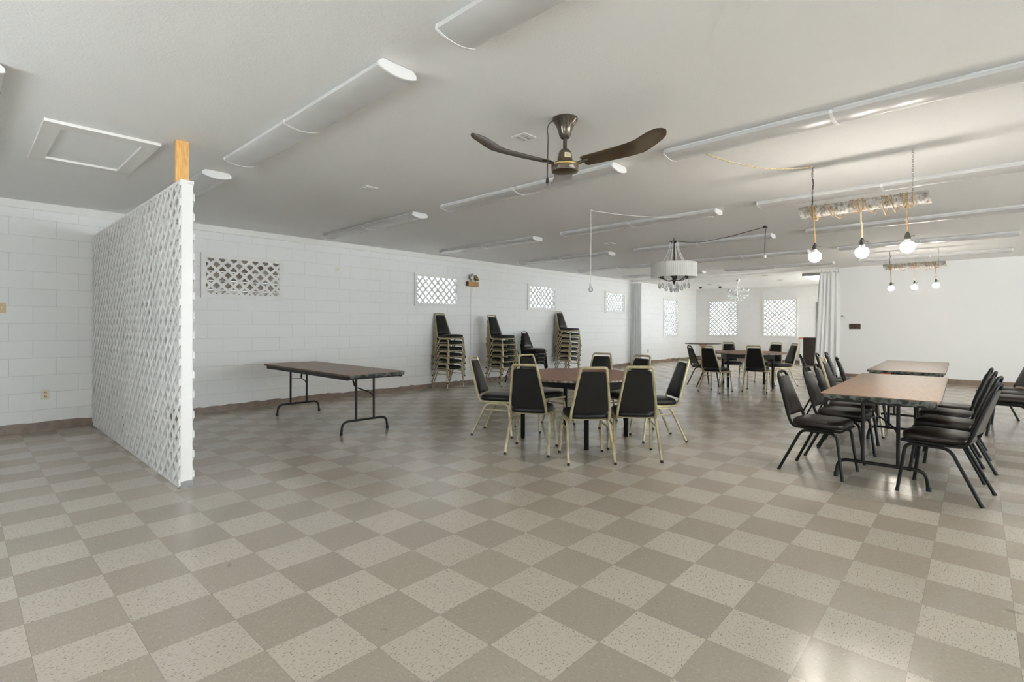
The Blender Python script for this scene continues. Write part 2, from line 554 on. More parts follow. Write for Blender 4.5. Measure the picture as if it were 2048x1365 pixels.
def ragged_base(name, fn, a0, a1, h, jag):
    """vinyl base with a ragged upper edge where wall paint overlaps it"""
    mb = MB()
    rnd = random.Random(len(name) + int(a1 * 10))
    n = int((a1 - a0) / .045)
    top = [h]
    for i in range(n):
        d = rnd.choice((0, 0, 0, .008, -.008, .016, -.016)) * jag
        top.append(min(h + .02 * jag, max(h - .03 * jag, top[-1] + d)))
    vs, fs = [], []
    for i in range(n + 1):
        a = a0 + (a1 - a0) * i / n
        for (t, z) in ((.012, 0), (.007, top[i]), (0, top[i]), (0, 0)):
            vs.append(fn(a, t, z))
    for i in range(n):
        for k in range(4):
            fs.append((i * 4 + k, i * 4 + (k + 1) % 4, (i + 1) * 4 + (k + 1) % 4, (i + 1) * 4 + k))
    fs += [(0, 1, 2, 3), tuple(n * 4 + k for k in (3, 2, 1, 0))]
    mb.add(vs, fs)
    return struct(mb.build(name, M['baseboard'], smooth=False))
ragged_base('baseboard_left', lambda a, t, z: (a, YW - t, z), XF, XB, .098, .65)
ragged_base('baseboard_back', lambda a, t, z: (XB - t, a, z), 4.05, YW, .10, .4)
ragged_base('baseboard_right', lambda a, t, z: (XP - t, a, z), YR, 2.52, .115, 0)

# outside
g = MB().box(-30, 60, -40, 50, -.5, -.3).build('ground', M['ground'], smooth=False)
struct(g)

def clip_rect(poly, W, H):
    def cl(P, f, ix):
        out = []
        for i in range(len(P)):
            a, c = P[i], P[(i + 1) % len(P)]
            fa, fc = f(a), f(c)
            if fa >= 0: out.append(a)
            if fa * fc < 0:
                t = fa / (fa - fc)
                out.append((a[0] + (c[0] - a[0]) * t, a[1] + (c[1] - a[1]) * t))
        return out
    for f in (lambda p: p[0], lambda p: W - p[0], lambda p: p[1], lambda p: H - p[1]):
        poly = cl(poly, f, 0)
        if len(poly) < 3: return None
    return poly

def lattice_mesh(W, H, fn, pitch=.108, slat=.037, t=.006, off=.03):
    """two crossed layers of slats filling W x H; fn(u, v, depth)"""
    mb = MB()
    L = W + H
    s2 = math.sqrt(.5)
    for layer, sg in ((0, 1), (1, -1)):
        k = -int(L / pitch) - 2
        while k * pitch < L * 1.2:
            c = k * pitch + off
            # strip along direction (s2, sg*s2), normal (-sg*s2, s2)
            d = (s2, sg * s2); n = (-sg * s2, s2)
            p = [(n[0] * (c + e) + d[0] * q, n[1] * (c + e) + d[1] * q) for e, q in
                 ((0, -L * 1.5), (slat, -L * 1.5), (slat, L * 1.5), (0, L * 1.5))]
            p = clip_rect(p, W, H)
            if p: mb.prism(p, layer * t, layer * t + t, fn)
            k += 1
    return mb

def lattice_window(name, w, h, fn, z0, fr=.062, glass='film'):
    """frame (root) with lattice and pane; fn(u, v, depth): depth>0 into the room"""
    mb = MB()
    def bx(u0, u1, v0, v1, d0, d1):
        vs = [fn(u, v, d) for d in (d0, d1) for v in (v0, v1) for u in (u0, u1)]
        mb.add(vs, [(0, 2, 3, 1), (4, 5, 7, 6), (0, 1, 5, 4), (1, 3, 7, 5), (3, 2, 6, 7), (2, 0, 4, 6)])
    bx(0, w, 0, fr, 0, .03); bx(0, w, h - fr, h, 0, .03)
    bx(0, fr, fr, h - fr, 0, .03); bx(w - fr, w, fr, h - fr, 0, .03)
    root = struct(mb.build(name, M['white'], bevel=.002))
    lat = lattice_mesh(w - 2 * fr + .02, h - 2 * fr + .02,
                       lambda u, v, d: fn(u + fr - .01, v + fr - .01, .004 + d), off=.02, slat=.036)
    lat.build('lattice', M['lattice'], root, smooth=False)
    p = MB().prism([(fr, fr), (w - fr, fr), (w - fr, h - fr), (fr, h - fr)], -.012, -.008, fn)
    p.build('pane', M[glass], root, smooth=False)
    return root
for i, (a, c) in enumerate(LWIN):
    lattice_window('window_%d' % (i + 1), c - a, .645, lambda u, v, d, a=a: (a + u, YW - d, 1.645 + v), 1.645, glass='film' if i == 1 else 'dimmed_pane_dark')
lattice_window('window_5', 1.16, 1.36, lambda u, v, d: (16.70 + u, YW - d, .875 + v), .875, fr=.055, glass='dimmed_pane_dark')
for i, (a, c) in enumerate(BWIN):
    lattice_window('window_%d' % (i + 6), c - a, 1.37, lambda u, v, d, a=a: (XB - d, a + u, .87 + v), .87, glass='dimmed_pane_back')

def unseen_window(name, w, h, fn):
    mb = MB()
    def bx(u0, u1, v0, v1, d0, d1):
        vs = [fn(u, v, d) for d in (d0, d1) for v in (v0, v1) for u in (u0, u1)]
        mb.add(vs, [(0, 2, 3, 1), (4, 5, 7, 6), (0, 1, 5, 4), (1, 3, 7, 5), (3, 2, 6, 7), (2, 0, 4, 6)])
    f = .06
    bx(0, w, 0, f, -.12, .02); bx(0, w, h - f, h, -.12, .02); bx(0, f, f, h - f, -.12, .02); bx(w - f, w, f, h - f, -.12, .02)
    bx(w / 2 - .025, w / 2 + .025, f, h - f, -.1, 0)
    r_ = struct(mb.build(name, M['white'], bevel=.002))
    MB().prism([(f, f), (w - f, f), (w - f, h - f), (f, h - f)], -.08, -.074, fn).build('pane', M['pane'], r_, smooth=False)
for i, (a, c) in enumerate(RW):
    unseen_window('window_%d' % (14 + i), c - a, 2.05, lambda u, v, d, a=a: (a + u, YR + d, .45 + v))
for i, (a, c) in enumerate(SW):
    unseen_window('window_%d' % (12 + i), c - a, 1.6, lambda u, v, d, a=a: (a + u, 2.52 + d, .7 + v))
for i, (a, c, z0, z1) in enumerate(rear_holes):
    unseen_window('window_%d' % (10 + i), c - a, z1 - z0, lambda u, v, d, a=a, z0=z0: (XF + d, a + u, z0 + v))

# grey door in the far wall
d = struct(MB().box(XB - .045, XB, 3.12, 4.03, 0, 2.07).build('door_1', M['door_grey'], bevel=.004))
MB().sphere((XB - .09, 3.22, 1.0), .03).tube([(XB - .045, 3.22, 1.0), (XB - .09, 3.22, 1.0)], .012).build('door_knob', M['chrome'], d)

# boards of a neighbouring structure seen through the nearest lattice window
sd = MB()
for i in range(16):
    sd.box(.2, 5.2, 10.2, 10.24, .2 + i * .17, .2 + i * .17 + .16)
sd.box(.2, 5.2, 8.9, 10.24, 2.95, 3.05)
tag(sd.build('board_siding', M['siding'], smooth=False),
    'weathered tan boards outside, seen through the window nearest the lattice partition', 'siding')

# curtain track across the opening
struct(MB().box(14.42, 14.47, 2.5, YW, 2.645, ZC).build('trim_3', M['white'], bevel=.004))

# ------------------------------------------------------------------ lattice partition
pt = thing('lattice_partition', 'tall white painted lattice partition running out from the block wall', 'partition', (1.2, 4.49, 0), R(90))
# local x -> +Y (along), local y -> -X
PL, PH = YW - 4.49 - .012, 2.365
st = MB()
st.box(0, .04, -.040, .040, .012, PH - .025)
st.build('end_stud', M['white'], pt, bevel=.002)
for x in (.62, 1.24, 1.86, 2.48, 3.1, PL - .04):
    MB().box(x, x + .038, -.040, .040, .012, PH - .025).build('inner_stud', M['lattice'], pt, smooth=False)
MB().box(-.004, PL, -.046, .046, PH - .025, PH).build('top_rail', M['white'], pt, bevel=.002)
MB().box(.04, PL, -.04, .04, 0, .012).build('bottom_rail', M['white'], pt, smooth=False)
for s in (-1, 1):
    lm = lattice_mesh(PL + .0, PH - .03, lambda u, v, d, s=s: (u - .004 if s > 0 else u, s * (.041 + d), .012 + v), off=.01 if s > 0 else .045)
    lm.build('lattice_panel', M['lattice'], pt, smooth=False)
mb = MB().box(-.003, .045, -.043, .043, 0, .055)
mb.build('tape_wrap', M['tape'], pt)['label'] = 'grey tape wrapped round the foot of the end stud'

tag(MB().box(1.150, 1.239, 4.585, 4.623, PH, ZC).build('pine_post', M['pine'], bevel=.002),
    'short bare pine post between the lattice partition top and the ceiling', 'post')

# ------------------------------------------------------------------ ceiling lights
def make_fixture(label):
    W, H, Ln = .238, .068, 2.34        # local y from 0 (near end) to Ln
    t = thing('fluorescent_light', label, 'ceiling light', (0, 0, ZC), 0, 'fluorescent wraparound ceiling lights')
    MB().box(-W / 2 + .028, W / 2 - .028, .012, Ln - .012, -.04, 0).build('housing', M['white_metal'], t, bevel=.003)
    prof = [(-W / 2, -.022), (-W / 2 - .001, -.044)]
    for k in range(9):
        x = -W / 2 + .012 + (W - .024) * k / 8
        prof.append((x, -.050 - (H - .050) * (1 - (2 * k / 8 - 1) ** 2)))
    prof += [(W / 2 + .001, -.044), (W / 2, -.022)]
    for y0, y1 in ((.012, Ln / 2 - .008), (Ln / 2 + .008, Ln - .012)):
        MB().prism(prof, y0, y1, lambda u, v, h: (u, h, v)).build('diffuser', M['diffuser'], t, ang=25)
    def capf(k):
        return [(u * k, v * k if v < -.03 else -.0) for u, v in prof]
    out = [(-W / 2 + .02, -.002), (-W / 2 - .003, -.022)] + [(u * 1.03, v * 1.04) for u, v in prof[1:-1]] + [(W / 2 + .003, -.022), (W / 2 - .02, -.002)]
    for y0, y1 in ((0, .014), (Ln - .014, Ln)):
        MB().prism(out, y0, y1, lambda u, v, h: (u, h, v)).build('end_cap', M['white_metal'], t, bevel=.002)
    MB().prism(out, Ln / 2 - .009, Ln / 2 + .009, lambda u, v, h: (u, h, v)).build('joint_band', M['white_metal'], t)
    return t
XR_ = [1.645, 3.985, 6.325, 8.57, 10.83, 13.05]
YA, YBm, YC_ = 5.24, 2.36, -.45
ordn = ['nearest', 'second', 'third', 'fourth', 'fifth', 'farthest']
colw = ['unlit long white ceiling light beside the block wall, %s of that line', 'unlit long white ceiling light in the middle line, %s of that line',
        'unlit long white ceiling light in the right hand line, %s of that line']
fx = None
for i, x in enumerate(XR_):
    for j, y in enumerate((YA, YBm, YC_)):
        lab = colw[j] % ordn[i]
        if fx is None:
            fx = make_fixture(lab); fx.location = (x, y, ZC)
        else:
            dup(fx, (x, y, ZC), 0, lab)
dup(fx, (.06, 3.97, ZC), 0, 'unlit white ceiling light whose end just shows at the left edge')

# ------------------------------------------------------------------ attic hatch, vents
t = thing('attic_hatch', 'white framed attic hatch in the ceiling near the lattice partition', 'hatch', (.755, 5.38, ZC))
w, l = .345, .60
mb = MB()
for bd in ((-w, w, -l, -l + .13), (-w, w, l - .13, l), (-w, -w + .1, -l + .13, l - .13), (w - .1, w, -l + .13, l - .13)):
    mb.box(bd[0], bd[1], bd[2], bd[3], -.022, 0)
mb.build('frame', M['white'], t, bevel=.002)
MB().box(-w + .1, w - .1, -l + .13, l - .13, -.004, 0).build('panel', M['ceiling'], t)

def vent(loc, lab):
    t = thing('ceiling_vent', lab, 'vent', loc)
    MB().box(-.07, .07, -.07, .07, -.008, 0).build('plate', M['white_metal'], t, bevel=.003)
    mb = MB()
    for i in range(3):
        for j in range(2): mb.box(-.05 + i * .036, -.026 + i * .036, -.045 + j * .05, -.008 + j * .05, -.0105, -.008)
    mb.build('grille', M['vent_dark'] if 0 else M['diffuser'], t)
vent((2.92, 2.56, ZC), 'small square white ceiling vent beside the ceiling fan hood')
vent((2.91, 4.70, ZC), 'small square white ceiling vent between the partition and the block wall lights')
vent((7.68, 4.74, ZC), 'small square white ceiling vent beyond the hanging white socket cord')

# ------------------------------------------------------------------ ceiling fan
FX, FY = 2.86, 2.126
fan = thing('ceiling_fan', 'brown three blade ceiling fan with brass band and cream sticker', 'fan', (FX, FY, ZC))
MB().lathe([(.088, 0), (.088, -.012), (.08, -.022), (.062, -.05), (.048, -.085), (.041, -.115), (.03, -.135), (.02, -.14)], 32).build('canopy', M['fan_hood'], fan)
MB().lathe([(.0135, -.13), (.0135, -.212), (.018, -.213), (.018, -.222), (.0135, -.223)], 20).build('downrod', M['fan_brown'], fan)
MB().lathe([(.02, -.21), (.035, -.222), (.046, -.24), (.052, -.29), (.055, -.298), (.055, -.305), (.086, -.312), (.094, -.320), (.094, -.352),
            (.088, -.368), (.06, -.378), (.02, -.382)], 36).build('motor_housing', M['fan_brown'], fan)
MB().lathe([(.0955, -.322), (.0975, -.324), (.0975, -.331), (.0955, -.333)], 40, cap=False).build('brass_band', M['brass'], fan)
MB().lathe([(.091, -.360), (.0945, -.363), (.091, -.368)], 40, cap=False).build('lower_rim', M['chrome'], fan)
# sticker facing the camera side
va = math.atan2(-FY, -FX)
mb = MB(); vs = []; n = 6
for i in range(n + 1):
    a = va + R(24) + (-R(27) + R(54) * i / n)
    for z, r_ in ((-.247, .0495), (-.281, .0535)): vs.append((r_ * math.cos(a), r_ * math.sin(a), z))
mb.add(vs, [(2 * i, 2 * i + 1, 2 * i + 3, 2 * i + 2) for i in range(n)])
stk = mb.build('sticker', M['sticker'], fan); stk['label'] = 'cream sticker'
mb = MB()
for a_, w_, z0, z1 in ((-10, 3, -.255, -.273), (-3, 2.5, -.253, -.275), (3, 2.5, -.262, -.272), (9, 2, -.258, -.274)):
    vs = []
    for aa in (a_ - w_ / 2, a_ + w_ / 2):
        for z in (z0, z1):
            r_ = .0495 + (-.247 - z) / .034 * .004 + .0007
            an = va + R(24) + R(aa)
            vs.append((r_ * math.cos(an), r_ * math.sin(an), z))
    mb.add(vs, [(0, 1, 3, 2)])
mb.build('printed_marks', M['ink'], stk, smooth=False)
vdir = math.atan2(.6757, .7372)     # away from camera, in plan
for ang in (-33, 87, 207):
    # angle measured from camera right (lateral) towards away
    dl, de = math.cos(R(ang)), math.sin(R(ang))
    dx, dy = dl * .6757 + de * .7372, -dl * .7372 + de * .6757
    ax = Vector((dx, dy, 0)); pr = Vector((-dy, dx, 0))
    mb = MB()
    rows = []
    prof = [(.135, .040, -.318), (.15, .052, -.318), (.30, .058, -.312), (.46, .064, -.302), (.53, .068, -.292), (.57, .070, -.276), (.62, .066, -.254), (.66, .055, -.240), (.688, .036, -.232), (.70, .012, -.229)]
    for s_, hw, z in prof:
        tilt = R(11); hw *= 1.22
        for side in (-1, -.5, 0, .5, 1):
            p = ax * s_ + pr * (hw * side * math.cos(tilt)) + Vector((0, 0, z - hw * side * math.sin(tilt) + .008 * (1 - side * side)))
            rows.append(p)
    vs = rows + [p + Vector((0, 0, .003)) for p in rows]
    m_ = len(prof); k_ = len(rows); fs = []
    for i in range(m_ - 1):
        for j in range(4):
            a = i * 5 + j
            fs.append((a, a + 1, a + 6, a + 5)); fs.append((a + k_, a + 5 + k_, a + 6 + k_, a + 1 + k_))
    rim = [i * 5 for i in range(m_)] + [(m_ - 1) * 5 + j for j in range(1, 5)] + [i * 5 + 4 for i in range(m_ - 2, -1, -1)] + [3, 2, 1]
    for i in range(len(rim)):
        a, c = rim[i], rim[(i + 1) % len(rim)]
        fs.append((a, c, c + k_, a + k_))
    mb.add(vs, fs)
    bl = mb.build('blade', M['fan_brown'], fan, ang=60)
    mb = MB().tube([ax * .085 + Vector((0, 0, -.325)), ax * .13 + pr * .0 + Vector((0, 0, -.318)), ax * .175 + Vector((0, 0, -.309))], [.012, .011, .008], 8)
    mb.build('blade_arm', M['fan_hood'], bl)
L_ = Vector((-.6757, .7372, 0))     # camera left in plan
cp = [L_ * .075 + Vector((0, 0, -.012)), L_ * .105 + Vector((0, 0, -.03)), L_ * .122 + Vector((0, 0, -.07)), L_ * .118 + Vector((0, 0, -.13)),
      L_ * .119 + Vector((0, 0, -.22)), L_ * .121 + Vector((0, 0, -.33)), L_ * .122 + Vector((0, 0, -.41))]
def smooth_path(P, k=5):
    P = [Vector(p) for p in P]; out = []
    for i in range(len(P) - 1):
        p0 = P[max(i - 1, 0)]; p1 = P[i]; p2 = P[i + 1]; p3 = P[min(i + 2, len(P) - 1)]
        for j in range(k):
            t = j / k
            out.append(.5 * ((2 * p1) + (p2 - p0) * t + (2 * p0 - 5 * p1 + 4 * p2 - p3) * t * t + (3 * p1 - p0 - 3 * p2 + p3) * t ** 3))
    out.append(P[-1]); return out
cd = MB().tube(smooth_path(cp), .0042, 8).build('power_cord', M['cord_grey'], fan)
pc = L_ * .122
mb = MB().lathe([(.004, -.405), (.007, -.41), (.011, -.43), (.012, -.445), (.009, -.448)], 10, (pc.x, pc.y, 0))
for s_ in (-.005, .005): mb.box(pc.x + s_ - .0012, pc.x + s_ + .0012, pc.y - .0012, pc.y + .0012, -.468, -.446)
mb.build('plug', M['cord_dark'], cd)

# ------------------------------------------------------------------ chairs
def seat_outline(w_r, w_f, y0, y1, n=36, e=.45):
    out = []
    for k in range(n):
        a = 2 * PI * k / n
        c, s = math.cos(a), math.sin(a)
        x = math.copysign(abs(c) ** e, c); y = math.copysign(abs(s) ** e, s)
        yy = (y0 + y1) / 2 + y * (y1 - y0) / 2
        tt = (yy - y0) / (y1 - y0)
        out.append((x * (w_r + (w_f - w_r) * tt), yy))
    return out

def make_chair(label, kind):
    gold = kind == 'gold'
    fm = M['gold'] if gold else M['black_metal']
    vm = M['vinyl'] if gold else M['vinyl_brown']
    t = thing('banquet_chair', label, 'chair')
    # seat
    rings = [(.93, .399), (.995, .408), (1.012, .425), (1.0, .440), (.95, .452), (.82, .460), (.5, .466), (.02, .467)]
    MB().cushion(seat_outline(.187, .203, -.165, .238), rings, lambda u, v, h: (u, v, h), (0, .04)).build('seat', vm, t, ang=60)
    # back: leaning plane, v measured up the back (z), h = forward
    def yb(z): return -.176 - .3236 * (z - .463)
    top = .892 if gold else .852
    xt, xb = (.116, .182) if gold else (.092, .178)
    r = .0118
    def xat(z): return xb + (xt - xb) * (z - .44) / (top - .44)
    zb, zt = (.468, .842) if gold else (.475, .800)
    out = []
    m_ = .017
    pts = [(-xat(zb) + m_, zb), (xat(zb) - m_, zb), (xat(zt) - m_, zt), (-xat(zt) + m_, zt)]
    pl = fillet([((pts[0][0] + pts[1][0]) / 2, zb, 0)] + [(p[0], p[1], 0) for p in pts[1:]] + [(pts[0][0], zb, 0), ((pts[0][0] + pts[1][0]) / 2, zb, 0)],
                [.02, .025, .025, .02], 4)
    # extra points along the edges so the pad bulges smoothly
    dense = []
    for i in range(len(pl) - 1):
        a, c = pl[i], pl[i + 1]
        k = max(1, int((c - a).length / .05))
        for j in range(k): q = a + (c - a) * (j / k); dense.append((q.x, q.y))
    nrm = Vector((0, 1, .3236)).normalized()
    def bp(u, v, h): return (u, yb(v) + nrm.y * h, v + nrm.z * h)
    rings = [(1.0, -.011), (1.012, -.004), (1.012, .006), (.97, .016), (.85, .023), (.5, .028), (.02, .029)]
    MB().cushion(dense, rings, bp, (0, (zb + zt) / 2)).build('backrest', vm, t, ang=50)
    # back frame: rails under the seat, rising into the back, closed over the top
    zr = .389
    hw = xat(.47)
    rad_top = .022 if gold else .06
    P = [(-.188, .225, zr), (-hw, -.145, zr), (-hw, yb(.47), .47), (-xt, yb(top - r), top - r), (xt, yb(top - r), top - r),
         (hw, yb(.47), .47), (hw, -.145, zr), (.188, .225, zr)]
    path = fillet(P, [.07, .04, rad_top, rad_top, .04, .07], 5)
    mb = MB().tube(path, r, 8, sq=.7 if gold else 0)
    mb.tube([(-.188, .222, zr), (.188, .222, zr)], r * .8, 8)
    mb.tube([(-.182, -.09, zr), (.182, -.09, zr)], r * .8, 8)
    mb.build('back_frame', fm, t)
    # legs
    for s in (-1, 1):
        xt_, xf_ = s * .196, s * .214
        front = fillet([(xf_, .243, 0), (xt_, .195, .371), (xt_, .045, .371)], .055, 6)
        rear = fillet([(xf_, -.243, 0), (xt_, -.065, .371), (xt_, .045, .371)], .055, 6)
        for nm, pth in (('leg', front), ('leg', rear)):
            lg = MB().tube(pth, .0118, 8, sq=.7 if gold else 0).build(nm, fm, t)
            a, c = pth[0], pth[1]
            d_ = (c - a).normalized()
            MB().tube([a, a + d_ * .022], .0138, 10).build('foot_cap', M['rubber'] if not gold else M['steel_dark'], lg)
        if gold:
            k = .30 / .371
            MB().tube([(xf_ + (xt_ - xf_) * k, .243 - .048 * k + .0, .30), (xf_ + (xt_ - xf_) * k, -.243 + .178 * k, .30)], .0075, 8).build('stretcher', fm, t)
    return t

gold0 = make_chair('', 'gold'); black0 = make_chair('', 'black')
used = {'gold': False, 'black': False}
def chair(kind, x, y, dx, dy, label, group, z=0, rotx=0):
    o = gold0 if kind == 'gold' else black0
    rz = fwd(dx, dy)
    if not used[kind]:
        used[kind] = True
        o.location = (x, y, z); o.rotation_euler = (rotx, 0, rz); o['label'] = label; o['group'] = group
        return o
    return dup(o, (x, y, z), rz, label, group, rotx)

G1 = 'chairs around the near round table'
chair('gold', 3.91, 3.315, .435, .229, 'gold framed chair with its back to us, left of three before near round table', G1)
chair('gold', 4.02, 2.733, .347, .369, 'gold framed chair with its back to us, middle of three before near round table', G1)
chair('gold', 4.416, 2.456, .40, .32, 'gold framed chair with its back to us, right of three before near round table', G1)
chair('gold', 4.28, 4.15, .40, -.86, 'gold framed chair facing right at the left end of near round table', G1)
chair('gold', 5.28, 2.64, -.72, .64, 'gold framed chair facing left at the right end of near round table', G1)
chair('gold', 4.86, 3.97, -.2, -.98, 'gold framed chair behind near round table, half hidden by a chair back', G1)
chair('gold', 5.60, 3.66, -.94, -.30, 'gold framed chair on far side of near round table, left of two', G1)
chair('gold', 5.50, 3.16, -.98, .17, 'gold framed chair on far side of near round table, right of two', G1)

G2 = 'chairs around the far round table'
chair('gold', 9.83, 3.73, 1, -.13, 'gold framed chair with its back to us, left of two at far round table', G2)
chair('gold', 10.45, 3.17, .99, .12, 'gold framed chair with its back to us, right of two at far round table', G2)
chair('black', 10.64, 4.30, .75, -.66, 'black framed chair at the left end of far round table', G2)
chair('gold', 11.95, 3.14, -.69, .72, 'gold framed chair with bluish sheen at right end of far round table', G2)
chair('gold', 12.30, 3.46, -.98, .2, 'gold framed chair on far side of far round table, near the cabinet', G2)
chair('gold', 11.92, 4.16, -.85, -.52, 'gold framed chair on far side of far round table, under left far window', G2)

G3 = 'chairs along the folding tables'
chair('black', 5.06, 1.035, -.044, -.476, 'black chair on left side of near folding table, nearest of that side', G3)
chair('black', 5.753, .99, -.03, -.476, 'black chair on left side of near folding table, second from us', G3)
chair('black', 6.29, 1.01, .02, -.476, 'black chair on left side of near folding table, third from us', G3)
chair('gold', 6.80, 1.035, .0, -.476, 'gold framed chair tucked in on left side of near folding table', G3)
chair('black', 7.90, 1.10, .05, -.476, 'black chair at left corner of the second folding table', G3)
chair('black', 8.30, 1.62, .15, -.476, 'black chair standing out in the floor left of second folding table, nearest of three', G3)
chair('black', 8.82, 1.52, .02, -.476, 'black chair standing out left of second folding table, middle of three', G3)
chair('black', 9.33, 1.50, .02, -.476, 'black chair standing out left of second folding table, farthest of three', G3)
chair('black', 5.025, .188, .08, .48, 'black chair on right side of near folding table, nearest of that side', G3)
chair('black', 5.75, .17, .085, .48, 'black chair on right side of near folding table, second from us', G3)
chair('black', 6.33, .19, .05, .48, 'black chair on right side of near folding table, third from us', G3)
chair('black', 6.84, .21, .05, .48, 'black chair on right side of near folding table, farthest of that side', G3)
chair('black', 8.17, -.31, .02, .48, 'black chair at right edge beside second folding table, nearest of three', G3)
chair('black', 8.70, -.30, .02, .48, 'black chair at right edge beside second folding table, middle of three', G3)
chair('black', 9.25, -.25, -.2, .45, 'black chair turned aslant at right edge, farthest of three', G3)

def stack(kind, x, y, n, dz, where, group, dx=0, dy=-1, tilt_top=0):
    names = {1: 'bottom', n: 'top'}
    cnt = ['', '', 'second', 'third', 'fourth', 'fifth', 'sixth', 'seventh']
    for k in range(n):
        pos = 'topmost' if k == n - 1 else ('lowest' if k == 0 else '%s from the floor' % cnt[k + 1])
        fr_ = 'gold framed' if kind == 'gold' else 'black framed'
        jit = random.Random(k * 7 + n).uniform(-.006, .006)
        chair(kind, x + jit + dx * .008 * k, y + dy * .010 * k, dx + jit, dy, '%s, %s, stack %s' % (fr_ + ' chair', pos, where), group, k * dz,
              tilt_top if k == n - 1 else 0)
stack('gold', 6.66, 7.85, 6, .124, 'under the second block wall window', 'stacked gold chairs under the second window')
stack('gold', 7.79, 7.48, 6, .120, 'standing right of the conduit', 'stacked gold chairs beyond the emergency light')
stack('gold', 10.58, 7.80, 7, .123, 'under the third block wall window', 'stacked gold chairs under the third window')
stack('black', 9.14, 7.72, 4, .092, 'of low black ones by the block wall', 'low stack of black chairs')
stack('black', 8.50, 7.56, 2, .094, 'half hidden by a gold stack', 'pair of black chairs behind the gold stack')

# ------------------------------------------------------------------ round tables
def round_table(label, x, y, rot, group='round banquet tables'):
    t = thing('round_table', label, 'table', (x, y, 0), rot, group)
    rad, z = .765, .715
    MB().lathe([(rad - .004, z - .003), (rad - .006, z), (.02, z)], 64).build('tabletop', M['wood_top'], t, ang=30)
    MB().lathe([(rad - .006, z - .024), (rad, z - .021), (rad, z - .003), (rad - .004, z - .0025)], 64, cap=True).build('worn_edge', M['pale_edge'], t)
    mb = MB()
    q = .435
    for s in (-1, 1):
        mb.box(-q, q, s * q - .012, s * q + .012, .555, z - .024)
        mb.box(s * q - .012, s * q + .012, -q + .012, q - .012, .60, z - .024)
    mb.build('apron', M['plywood_black'], t, smooth=False)
    for sx in (-1, 1):
        for sy in (-1, 1):
            lg = MB().lathe([(.022, .0), (.024, .004), (.024, z - .026)], 16, (sx * (q - .02), sy * (q - .02), 0)).build('leg', M['black_metal'], t)
    return t
round_table('near round brown wood table ringed by gold framed chairs', 4.70, 3.35, R(2))
round_table('far round brown wood table before the far windows', 11.23, 3.61, R(27))

# ------------------------------------------------------------------ folding tables
def folding_table(label, x, y, rot, seed, edge_dark, lr=1.86, chip_end=-1):
    """local x = long axis"""
    t = thing('folding_table', label, 'table', (x, y, 0), rot, 'rectangular folding tables')
    Lh, Wh, z = 1.2, .378, .712
    rnd = random.Random(seed)
    # top with a few nibbled corners at the chipped end
    out = []
    def corner(cx, cy, r, a0):
        for k in range(6):
            a = a0 + PI / 2 * k / 5
            out.append((cx + r * math.cos(a), cy + r * math.sin(a)))
    r = .05
    corner(Lh - r, Wh - r, r, 0)
    corner(-Lh + r, Wh - r, r, PI / 2)
    n = 16
    for k in range(1, n):
        y_ = (Wh - r) - (2 * Wh - 2 * r) * k / n
        out.append((-Lh + rnd.uniform(0, .012), y_))
    corner(-Lh + r, -Wh + r, r, PI)
    corner(Lh - r, -Wh + r, r, PI * 1.5)
    mb = MB().prism(out, z - .006, z, lambda u, v, h: (u, v, h))
    mb.build('tabletop', M['tan_top'], t, smooth=False)
    mb = MB().prism([(u * .999, v * .998) for u, v in out], z - .024, z - .006, lambda u, v, h: (u, v, h))
    mb.build('edge_band', M['dark_edge'], t, smooth=False)
    # chipped end
    mb = MB(); n = 30; vs = []; fs = []
    for k in range(n + 1):
        y_ = -(Wh - .03) + (2 * Wh - .06) * k / n
        w_ = (1 - k / n) if seed != 3 else .5
        o_ = rnd.uniform(.0, .010) + .010 * w_
        zl = z - .026 - rnd.uniform(0, .016) - .018 * max(0, w_ - .35)
        vs += [(-Lh + .03, y_, z - .004), (-Lh - o_ * .6, y_, z - .004 - rnd.uniform(0, .004)), (-Lh - o_, y_, z - .016), (-Lh - .002, y_, zl), (-Lh + .03, y_, zl)]
    for k in range(n):
        for j in range(5):
            a = k * 5 + j; c = k * 5 + (j + 1) % 5
            fs.append((a, c, c + 5, a + 5))
    fs += [(4, 3, 2, 1, 0), tuple(n * 5 + j for j in range(5))]
    ce = mb.add(vs, fs).build('chipped_end', M['chipped'], t, smooth=False)
    ce['label'] = 'broken grey chipped table end'
    # rails under the top
    mb = MB()
    for s in (-1, 1): mb.box(-Lh + .05, Lh - .06, s * (Wh - .035) - .011, s * (Wh - .035) + .011, z - .066, z - .024)
    for s in (-1, 1): mb.box(s * (Lh - .07) - .011, s * (Lh - .07) + .011, -Wh + .046, Wh - .046, z - .062, z - .024)
    mb.build('under_rail', M['steel_dark'], t, smooth=False)
    # legs: an H frame at each end
    for s in (-1, 1):
        X = s * lr / 2
        mb = MB()
        for yy in (-.115, .115):
            mb.tube([(X, yy, .15), (X, yy, z - .03)], .0135, 12)
        mb.tube(fillet([(X, -.30, 0), (X, -.285, .15), (X, .285, .15), (X, .30, 0)], .11, 7), .0135, 12)
        mb.tube([(X, -.30, z - .04), (X, .30, z - .04)], .012, 10)
        lg = mb.build('leg_frame', M['steel_dark'], t)
        for yy in (-.30, .30):
            MB().lathe([(.017, 0), (.0175, .03), (.015, .036)], 12, (X, yy, 0)).build('rubber_foot', M['rubber'], lg)
        mb = MB().tube(smooth_path([(X, -.115, .40), (X - s * .03, -.08, .455), (X - s * .13, .0, .50), (X - s * .17, .04, .53), (X - s * .24, .05, z - .03)], 4), .007, 8)
        mb.tube([(X - s * .17, .04, .53), (X - s * .20, .043, .59)], .011, 8)
        mb.tube([(X, .115, .50), (X - s * .15, .02, .515)], .004, 6)
        mb.build('brace', M['steel_dark'], lg)
    return t
